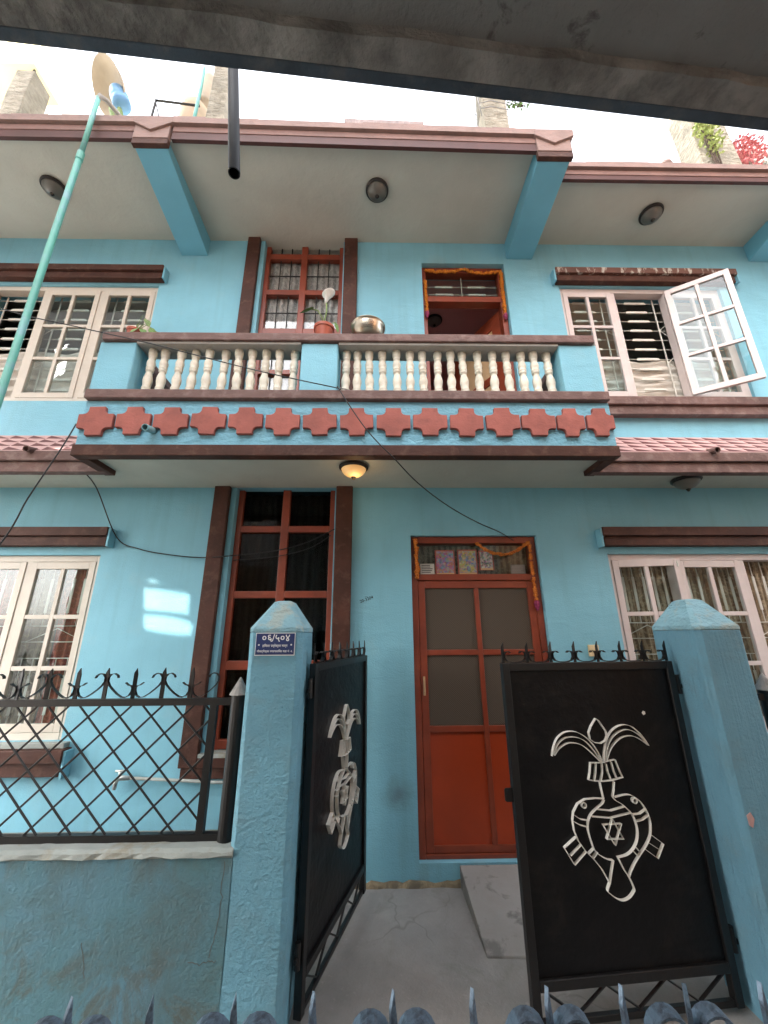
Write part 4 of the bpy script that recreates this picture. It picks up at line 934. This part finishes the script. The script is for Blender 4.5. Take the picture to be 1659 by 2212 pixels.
g = thing('green_pipe', 'tall turquoise plastic pipe rising past the left window to the roof', 'pipe', (-2.585, -1.06, 0))
m = MB(); m.tube([(-2.575,-1.06,0), (-2.585,-1.06,5.70)], .024, 18); m.build('lower_length', 'green_pvc', g, smooth=True)
m = MB(); m.tube([(-2.585,-1.06,5.63), (-2.585,-1.06,5.72)], .028, 18); m.build('coupling', 'green_pvc', g)
m = MB(); m.tube([(-2.585,-1.06,5.70), (-2.60,-1.06,6.48)], .020, 18); m.build('upper_length', 'green_pvc', g, smooth=True)
m = MB(); m.tube([(-2.60,-1.06,6.46), (-2.60,-1.05,6.53), (-2.57,-1.0,6.555), (-2.47,-.86,6.50), (-2.40,-.75,6.32)], .021, 14); m.build('elbow', 'concrete', g, smooth=True)
def hollow(m, p0, p1, r, ri, n=20):
    m.tube([p0, p1], r, n, caps=False); m.tube([p0, p1], ri, n, caps=False); k = len(m.v)-4*n
    m.f += [(k+n+i, k+n+(i+1) % n, k+3*n+(i+1) % n, k+3*n+i) for i in range(n)]
m = MB(); hollow(m, (-.745,-2.2,4.62), (-.632,-2.2,3.64), .0255, .021)
tag(m.build('drain_pipe', 'black_pvc'), 'black plastic drain pipe hanging down from the overhead slab', 'pipe')
# garden tap with its supply pipe
tp = thing('wall_tap', 'small metal water tap with pipe low on the wall behind the fence', 'tap', (-1.9, -.05, .6))
m = MB(); m.tube([(-.5,-.03,.62), (-1.15,-.04,.655), (-1.83,-.04,.692)], .011, 10); m.build('supply_pipe', 'plaster_lip', tp, smooth=True)
m = MB(); m.tube([(-1.83,-.04,.692), (-1.90,-.05,.695), (-1.915,-.06,.67), (-1.915,-.065,.625)], [.015,.02,.016,.013], 10); m.tube([(-1.90,-.05,.70), (-1.90,-.05,.735)], .009, 8); m.tube([(-1.935,-.05,.74), (-1.865,-.05,.74)], .008, 8); m.build('tap_body', 'chrome_tap', tp, smooth=True)
sw = thing('switch_box', 'cream doorbell switch box on the blue wall behind the right gate leaf', 'switch', (1.79, -.01, 1.51))
m = MB(); m.box(1.75, 1.835, -.022, -.001, 1.51, 1.60); m.build('plate', 'switch_plastic', sw, bevel=.004)
m = MB(); m.box(1.773, 1.79, -.032, -.0225, 1.54, 1.57); m.box(1.797, 1.814, -.030, -.0225, 1.54, 1.57); m.build('button', 'switch_plastic', sw, bevel=.003)

# ================================================================== opposite building (the photograph is taken from its porch)
ob = thing('opposite_building', 'opposite house whose concrete porch slab hangs across the top of the view', 'building', (0, -5, -.05))
def ye(x): return -2.375 + .0732*x
SA, SB = -2.1, 2.5
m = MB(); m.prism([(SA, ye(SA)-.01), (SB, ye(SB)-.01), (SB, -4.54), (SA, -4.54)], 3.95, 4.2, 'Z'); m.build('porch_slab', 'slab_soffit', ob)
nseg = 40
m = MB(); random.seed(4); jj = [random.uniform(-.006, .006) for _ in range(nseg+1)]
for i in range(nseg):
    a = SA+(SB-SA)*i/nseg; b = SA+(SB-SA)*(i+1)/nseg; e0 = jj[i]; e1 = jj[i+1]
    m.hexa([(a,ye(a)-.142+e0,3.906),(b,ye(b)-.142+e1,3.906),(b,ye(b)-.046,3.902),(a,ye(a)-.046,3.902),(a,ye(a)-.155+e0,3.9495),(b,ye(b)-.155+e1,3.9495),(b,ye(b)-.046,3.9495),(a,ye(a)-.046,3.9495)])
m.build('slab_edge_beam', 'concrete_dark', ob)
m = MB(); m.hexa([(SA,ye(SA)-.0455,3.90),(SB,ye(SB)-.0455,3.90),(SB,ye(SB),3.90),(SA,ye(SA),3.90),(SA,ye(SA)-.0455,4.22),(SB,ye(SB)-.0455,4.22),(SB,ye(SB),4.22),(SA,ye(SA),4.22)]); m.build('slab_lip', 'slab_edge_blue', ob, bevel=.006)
m = MB(); m.box(-2.2, 2.6, -9, -4.55, -.05, 4.2); m.build('lower_storey', 'white_wall', ob)
m = MB(); m.box(4.7, 9, -6.5, -4.56, -.05, 11.0); m.build('brick_wing', 'brick_wall', ob)
for (x, z) in ((5.2, 6.2), (6.2, 8.4)):
    m = MB(); m.box(x-.06, x+1.26, -4.56, -4.50, z-.06, z); m.box(x-.06, x+1.26, -4.56, -4.50, z+1.3, z+1.36); m.box(x-.06, x, -4.56, -4.50, z, z+1.3); m.box(x+1.2, x+1.26, -4.56, -4.50, z, z+1.3); m.box(x+.57, x+.63, -4.56, -4.50, z, z+1.3); wf = m.build('window', 'white_print', ob)
    m = MB(); m.box(x, x+1.2, -4.54, -4.535, z, z+1.3); m.build('pane', 'glass_dark', wf)
# neighbours of the opposite house: unseen walls added beside it to block sky reflections in the panes, a brick block and a pale block behind
for x0, x1 in ((-6.19, -2.201), (2.601, 4.699)):
    m = MB(); m.box(x0, x1, -4.8, -4.6, -.05, 3.1); m.build('sky_blocker_wall', 'brick_wall', ob)
m = MB(); m.box(.3, 11, -12, -10, -.05, 10.5); m.build('rear_brick_block', 'brick_wall', ob)
m = MB(); m.box(-9, .0, -12, -10.2, -.05, 8.0); m.build('rear_pale_block', 'white_wall', ob)
for (x, z) in ((1.0, 6.0), (3.2, 6.0), (5.4, 6.0), (1.0, 8.6), (3.2, 8.6)):
    m = MB(); m.box(x-.08, x, -10, -9.94, z-.08, z+1.28); m.box(x+1.1, x+1.18, -10, -9.94, z-.08, z+1.28); m.box(x, x+1.1, -10, -9.94, z-.08, z); m.box(x, x+1.1, -10, -9.94, z+1.2, z+1.28); m.box(x+.51, x+.59, -10, -9.94, z, z+1.2); wf = m.build('window', 'white_print', ob)
    m = MB(); m.box(x, x+1.1, -9.98, -9.97, z, z+1.2); m.build('pane', 'glass_dark', wf)
# tall unseen wall added to shade the alley; holes shaped to cast the sun patches
WX = -6.2
def back(x, z): t = (x-WX)/.62; return (-.42*t, z+.66*t)      # along the sun's direction from the house wall to the added blocker
me = weld(wall(-11.5, -1.0, -.05, 19.5, [(-3.6, -2.4, 5.9, 7.9), (-6.5, -1.3, -.04, 3.4)], -.02, 0).mesh('sun_blocker_wall', 'white_wall'))
me.transform(Matrix.Translation((WX-.02, 0, 0)) @ Matrix(((0, 1, 0, 0), (1, 0, 0, 0), (0, 0, 1, 0), (0, 0, 0, 1)))); place('sun_blocker_wall', me, ob)
from mathutils.geometry import tessellate_polygon
loops = [[(-3.6, 5.9), (-2.4, 5.9), (-2.4, 7.9), (-3.6, 7.9)]] + [[back(*c) for c in q] for q in (
    [(-1.97, 2.08), (-1.80, 2.06), (-1.58, 2.03), (-1.57, 1.865), (-1.75, 1.885), (-1.94, 1.905)], [(-1.93, 1.86), (-1.70, 1.84), (-1.52, 1.79), (-1.53, 1.70), (-1.72, 1.71), (-1.91, 1.745)],
    [(-1.98, 2.40), (-1.95, 2.46), (-1.59, 2.46), (-1.75, 2.42)], [(-1.96, 2.135), (-1.92, 2.155), (-1.83, 2.13)])]
V3 = [[Vector((a_, b_, 0)) for a_, b_ in lp] for lp in loops]; flat = [v for lp in V3 for v in lp]
m = MB(); m.add([(WX-.021, v.x, v.y) for v in flat], [tuple(t_) for t_ in tessellate_polygon(V3)]); m.build('sun_patch_mask', 'white_wall', ob)  # added unseen plate; its cut-outs form the light patches on the house wall
# spiked gate right in front of the camera
fg = thing('spiked_gate', 'silver painted gate top with spikes and scrolls along the bottom edge', 'gate', (0, -2.75, 0))
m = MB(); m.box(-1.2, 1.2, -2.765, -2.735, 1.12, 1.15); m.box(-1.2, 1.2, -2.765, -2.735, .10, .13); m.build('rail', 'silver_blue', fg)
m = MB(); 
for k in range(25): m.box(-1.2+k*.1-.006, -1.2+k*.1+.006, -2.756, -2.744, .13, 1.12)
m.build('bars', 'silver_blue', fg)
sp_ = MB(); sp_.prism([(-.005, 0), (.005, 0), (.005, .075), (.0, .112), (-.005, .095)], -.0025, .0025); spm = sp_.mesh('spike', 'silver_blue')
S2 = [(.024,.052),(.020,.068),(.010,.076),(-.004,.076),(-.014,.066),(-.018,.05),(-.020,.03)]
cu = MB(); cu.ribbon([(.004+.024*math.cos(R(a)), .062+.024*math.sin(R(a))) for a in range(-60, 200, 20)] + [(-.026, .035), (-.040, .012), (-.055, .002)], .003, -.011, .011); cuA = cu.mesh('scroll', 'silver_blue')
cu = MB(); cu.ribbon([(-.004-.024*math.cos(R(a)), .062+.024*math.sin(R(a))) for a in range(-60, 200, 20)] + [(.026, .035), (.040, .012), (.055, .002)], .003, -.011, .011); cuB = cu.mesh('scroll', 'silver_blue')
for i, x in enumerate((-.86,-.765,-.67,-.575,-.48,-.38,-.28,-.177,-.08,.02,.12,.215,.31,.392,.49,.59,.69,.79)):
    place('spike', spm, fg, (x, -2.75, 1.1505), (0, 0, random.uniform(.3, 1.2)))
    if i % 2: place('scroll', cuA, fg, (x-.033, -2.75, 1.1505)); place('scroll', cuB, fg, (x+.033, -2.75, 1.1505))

# ================================================================== roof terrace and beyond
def column(label, x0, x1, ztop, y=0, lean=0, mat='column_concrete'):
    m = MB(); n = 7; vs = []; z0 = 6.216
    for k in range(n):
        z = z0+(ztop-z0)*k/(n-1); j = lambda: random.uniform(-.012, .012); dx = lean*(k/(n-1))
        vs += [(x0+dx+j(), y-.13+j(), z+ (j() if k else 0)), (x1+dx+j(), y-.13+j(), z+(j() if k else 0)), (x1+dx+j(), y+.13+j(), z), (x0+dx+j(), y+.13+j(), z)]
    fs = [(3,2,1,0), tuple(range(4*n-4, 4*n))]
    for k in range(1, n): fs += [((k-1)*4+i, (k-1)*4+(i+1) % 4, k*4+(i+1) % 4, k*4+i) for i in range(4)]
    m.add(vs, fs); return tag(m.build('concrete_column', mat, bevel=.01), label, 'column', 'unfinished columns on the roof')
random.seed(9)
column('broken concrete column stub on the roof at the far left', -4.82, -4.58, 8.93)
column('concrete column on the roof behind the black drain pipe', -2.21, -1.99, 9.12)
column('concrete column wound with wire on the roof right of centre', 1.40, 1.71, 9.6)
column('wide concrete column with a lime green climber on the roof at right', 4.09, 4.58, 9.6)
wm = MB()
for k in range(5): z = 8.25+k*.11; wm.tube([(1.36,-.16,z), (1.5,-.165,z+.03+.02*math.sin(k)), (1.73,-.16,z-.02), (1.75,.14,z), (1.38,.14,z+.02), (1.36,-.16,z+.05)], .006, 6)
wm.tube([(1.36,-.16,8.1), (1.33,-.17,8.4), (1.35,-.16,8.7)], .006, 6); tag(wm.build('wire_coil', 'cable_grey', smooth=True), 'grey wires wound round the roof column right of centre', 'wire')
def shrub(name, label, c, rx, ry, rz, n, mat, size, cat='plant', stem=None):
    t = thing(name, label, cat, (c[0], c[1], stem if stem else c[2]-rz)); m = MB()
    for k in range(n):
        while True:
            p = Vector((random.uniform(-1, 1), random.uniform(-1, 1), random.uniform(-1, 1)))
            if p.length < 1: break
        q = Vector((c[0]+p.x*rx, c[1]+p.y*ry, c[2]+p.z*rz)); d = Vector((random.uniform(-1, 1), random.uniform(-1, 1), random.uniform(-.8, .6))).normalized()*size; s = d.cross(Vector((random.random(), random.random(), 1))).normalized()*size*.35
        m.add([q, q+d*.5+s, q+d, q+d*.5-s], [(0,1,2,3)])
    m.build('foliage', mat, t)
    m = MB(); b = Vector((c[0], c[1], stem if stem else c[2]-rz))
    for k in range(4): m.tube([b, Vector(c)+Vector((random.uniform(-.5, .5)*rx, 0, -rz*.3)), Vector(c)+Vector((random.uniform(-1, 1)*rx*.7, random.uniform(-.5, .5)*ry, rz*.5))], [.012, .008, .004], 6)
    m.build('stem', 'soil', t)
shrub('climber', 'lime green climber on the wide roof column at the right', (4.22, -.19, 7.75), .16, .06, .38, 260, 'leaf_lime', .05, stem=6.31)
shrub('flowering_shrub', 'red leaved shrub at the far right above the roof edge', (5.02, .15, 7.95), .30, .2, .24, 800, 'leaf_red', .045, stem=6.31)
shrub('twig_plant', 'dark leafy twig beside the wire wound roof column', (1.93, .0, 8.66), .20, .05, .07, 60, 'leaf', .035, stem=8.62)
# blue drum with tan lid on a stand, water tank, pipe frame
ds = thing('roof_dish', 'tan dish leaning over a blue drum on a green stand on the roof at left', 'dish', (-3.45, .15, 6.301))
tilt = Matrix.Translation((-3.80, .15, 9.15)) @ Matrix.Rotation(R(38), 4, 'Y') @ Matrix.Rotation(R(-35), 4, 'X')
m = MB(); m.lathe([(.004, .10), (.16, .085), (.27, .04), (.345, -.04), (.35, -.05), (.34, -.05), (.26, .02), (.15, .065), (.004, .08)], n=28); m.v = [tuple(tilt @ Vector(v)) for v in m.v]; m.build('dish', 'dish_tan', ds, smooth=True)
m = MB(); m.lathe([(.06, -.40), (.11, -.38), (.12, -.30), (.108, -.28), (.12, -.26), (.12, -.17), (.108, -.15), (.115, -.13), (.10, -.06), (.05, -.03)], n=20); tl2 = Matrix.Translation((-3.72, .15, 9.15)) @ Matrix.Rotation(R(-22), 4, 'Y'); m.v = [tuple(tl2 @ Vector(v)) for v in m.v]; m.build('drum', 'tank_blue', ds, smooth=True)
m = MB()
for dx in (-.06, .06): m.tube([(-3.66+dx, .15, 8.72), (-3.35+dx, .15, 7.9), (-3.1+dx, .15, 6.31)], .03, 8)
m.build('stand', 'leaf_pale', ds)
tk = thing('water_tank', 'brown water tank on the roof left of the black drain pipe', 'tank', (-2.45, .35, 6.301))
m = MB(); m.lathe([(.19, 0), (.20, .03), (.20, 1.3), (.19, 1.33), (.20, 1.36), (.20, 2.62), (.18, 2.78), (.12, 2.88), (.10, 2.90), (.10, 2.95), (.004, 2.96)], (-2.68, .35, 6.302), 28); m.build('tank_body', 'tank_brown', tk, smooth=True)
m = MB(); m.tube([(-2.29,-.2,6.31), (-2.29,-.2,8.45), (-2.30,-.2,8.9)], .020, 10); m.build('supply_pipe', 'green_pvc', tk, smooth=True)
tk2 = thing('barrel', 'tan plastic barrel high on the roof behind the tank pipe', 'tank', (-2.2, .4, 6.301))
m = MB(); m.lathe([(.06, 0), (.06, 2.93), (.10, 2.95), (.105, 3.0), (.105, 3.5), (.08, 3.6), (.004, 3.62)], (-2.575, .36, 6.302), 20); m.build('barrel_body', 'dish_tan', tk2, smooth=True)
fr = MB(); fr.tube([(-3.0,0,6.31), (-3.0,0,8.62), (-2.4,0,8.52)], .016, 8); fr.tube([(-3.0,0,8.6), (-2.88,0,8.2), (-2.88,0,6.31)], .010, 8); tag(fr.build('pipe_frame', 'bronze'), 'thin metal pipe frame on the roof left of the water tank', 'frame')
m = MB(); n = 40; vs = []; fs = []
for i in range(n+1):
    x = -.32+.78*i/n; z = .010*math.sin(i*1.4)
    vs += [(x,-.90,6.318), (x,-.90+z*.5,6.56+z-.03*i/n), (x,-.86,6.56+z-.03*i/n), (x,-.86,6.318)]
for i in range(n): a = 4*i; fs += [(a,a+1,a+5,a+4), (a+1,a+2,a+6,a+5), (a+2,a+3,a+7,a+6)]
fs += [(0,3,2,1), (4*n,4*n+1,4*n+2,4*n+3)]
m.add(vs, fs); tag(m.build('corrugated_sheet', 'sheet_grey'), 'short strip of corrugated sheet standing on the middle of the roof edge', 'sheet')
m = MB(); m.lathe([(.05, 0), (.06, .03), (.045, .07), (.02, .10)], (3.02, -.66, 6.32), 9); tag(m.build('mortar_lump', 'trim_roof'), 'small lump of mortar on the right roof edge', 'lump')
nb = thing('neighbouring_building', 'pale yellow neighbouring building at the top left behind the roof', 'building', (-9, 3, -.05))
m = MB(); m.box(-13, -6.26, 1.0, 1.6, 11.66, 12.3); m.build('upper_slab', 'yellow_wall', nb)
m = MB(); m.box(-13, -7.4, 1.6, 6, -.05, 14.5); m.build('wall', 'white_wall', nb)
m = MB(); m.tube([(-6.32,1.1,11.66), (-6.36,1.05,10.9)], .02, 8); m.build('support', 'bronze', nb)
m = MB(); m.tube([(-13,.95,12.35), (-9,.95,12.28), (-4.6,.6,12.3)], .02, 6); tag(m.build('washing_line', 'bronze'), 'dark line strung past the yellow building at the top left', 'line')
nr = thing('neighbouring_parapet', 'white neighbouring building with dentil parapet at the far right', 'building', (8, 3, -.05))
m = MB(); m.box(6.1, 12, 1.02, 5, -.05, 9.25); m.build('wall', 'white_wall', nr)
m = MB(); m.box(6.0, 12, .92, 5, 9.42, 9.52); m.build('parapet', 'white_wall', nr)
m = MB()
for k in range(40): m.box(6.2+k*.14, 6.28+k*.14, .95, 1.02, 9.26, 9.42)
m.build('dentils', 'concrete', nr)
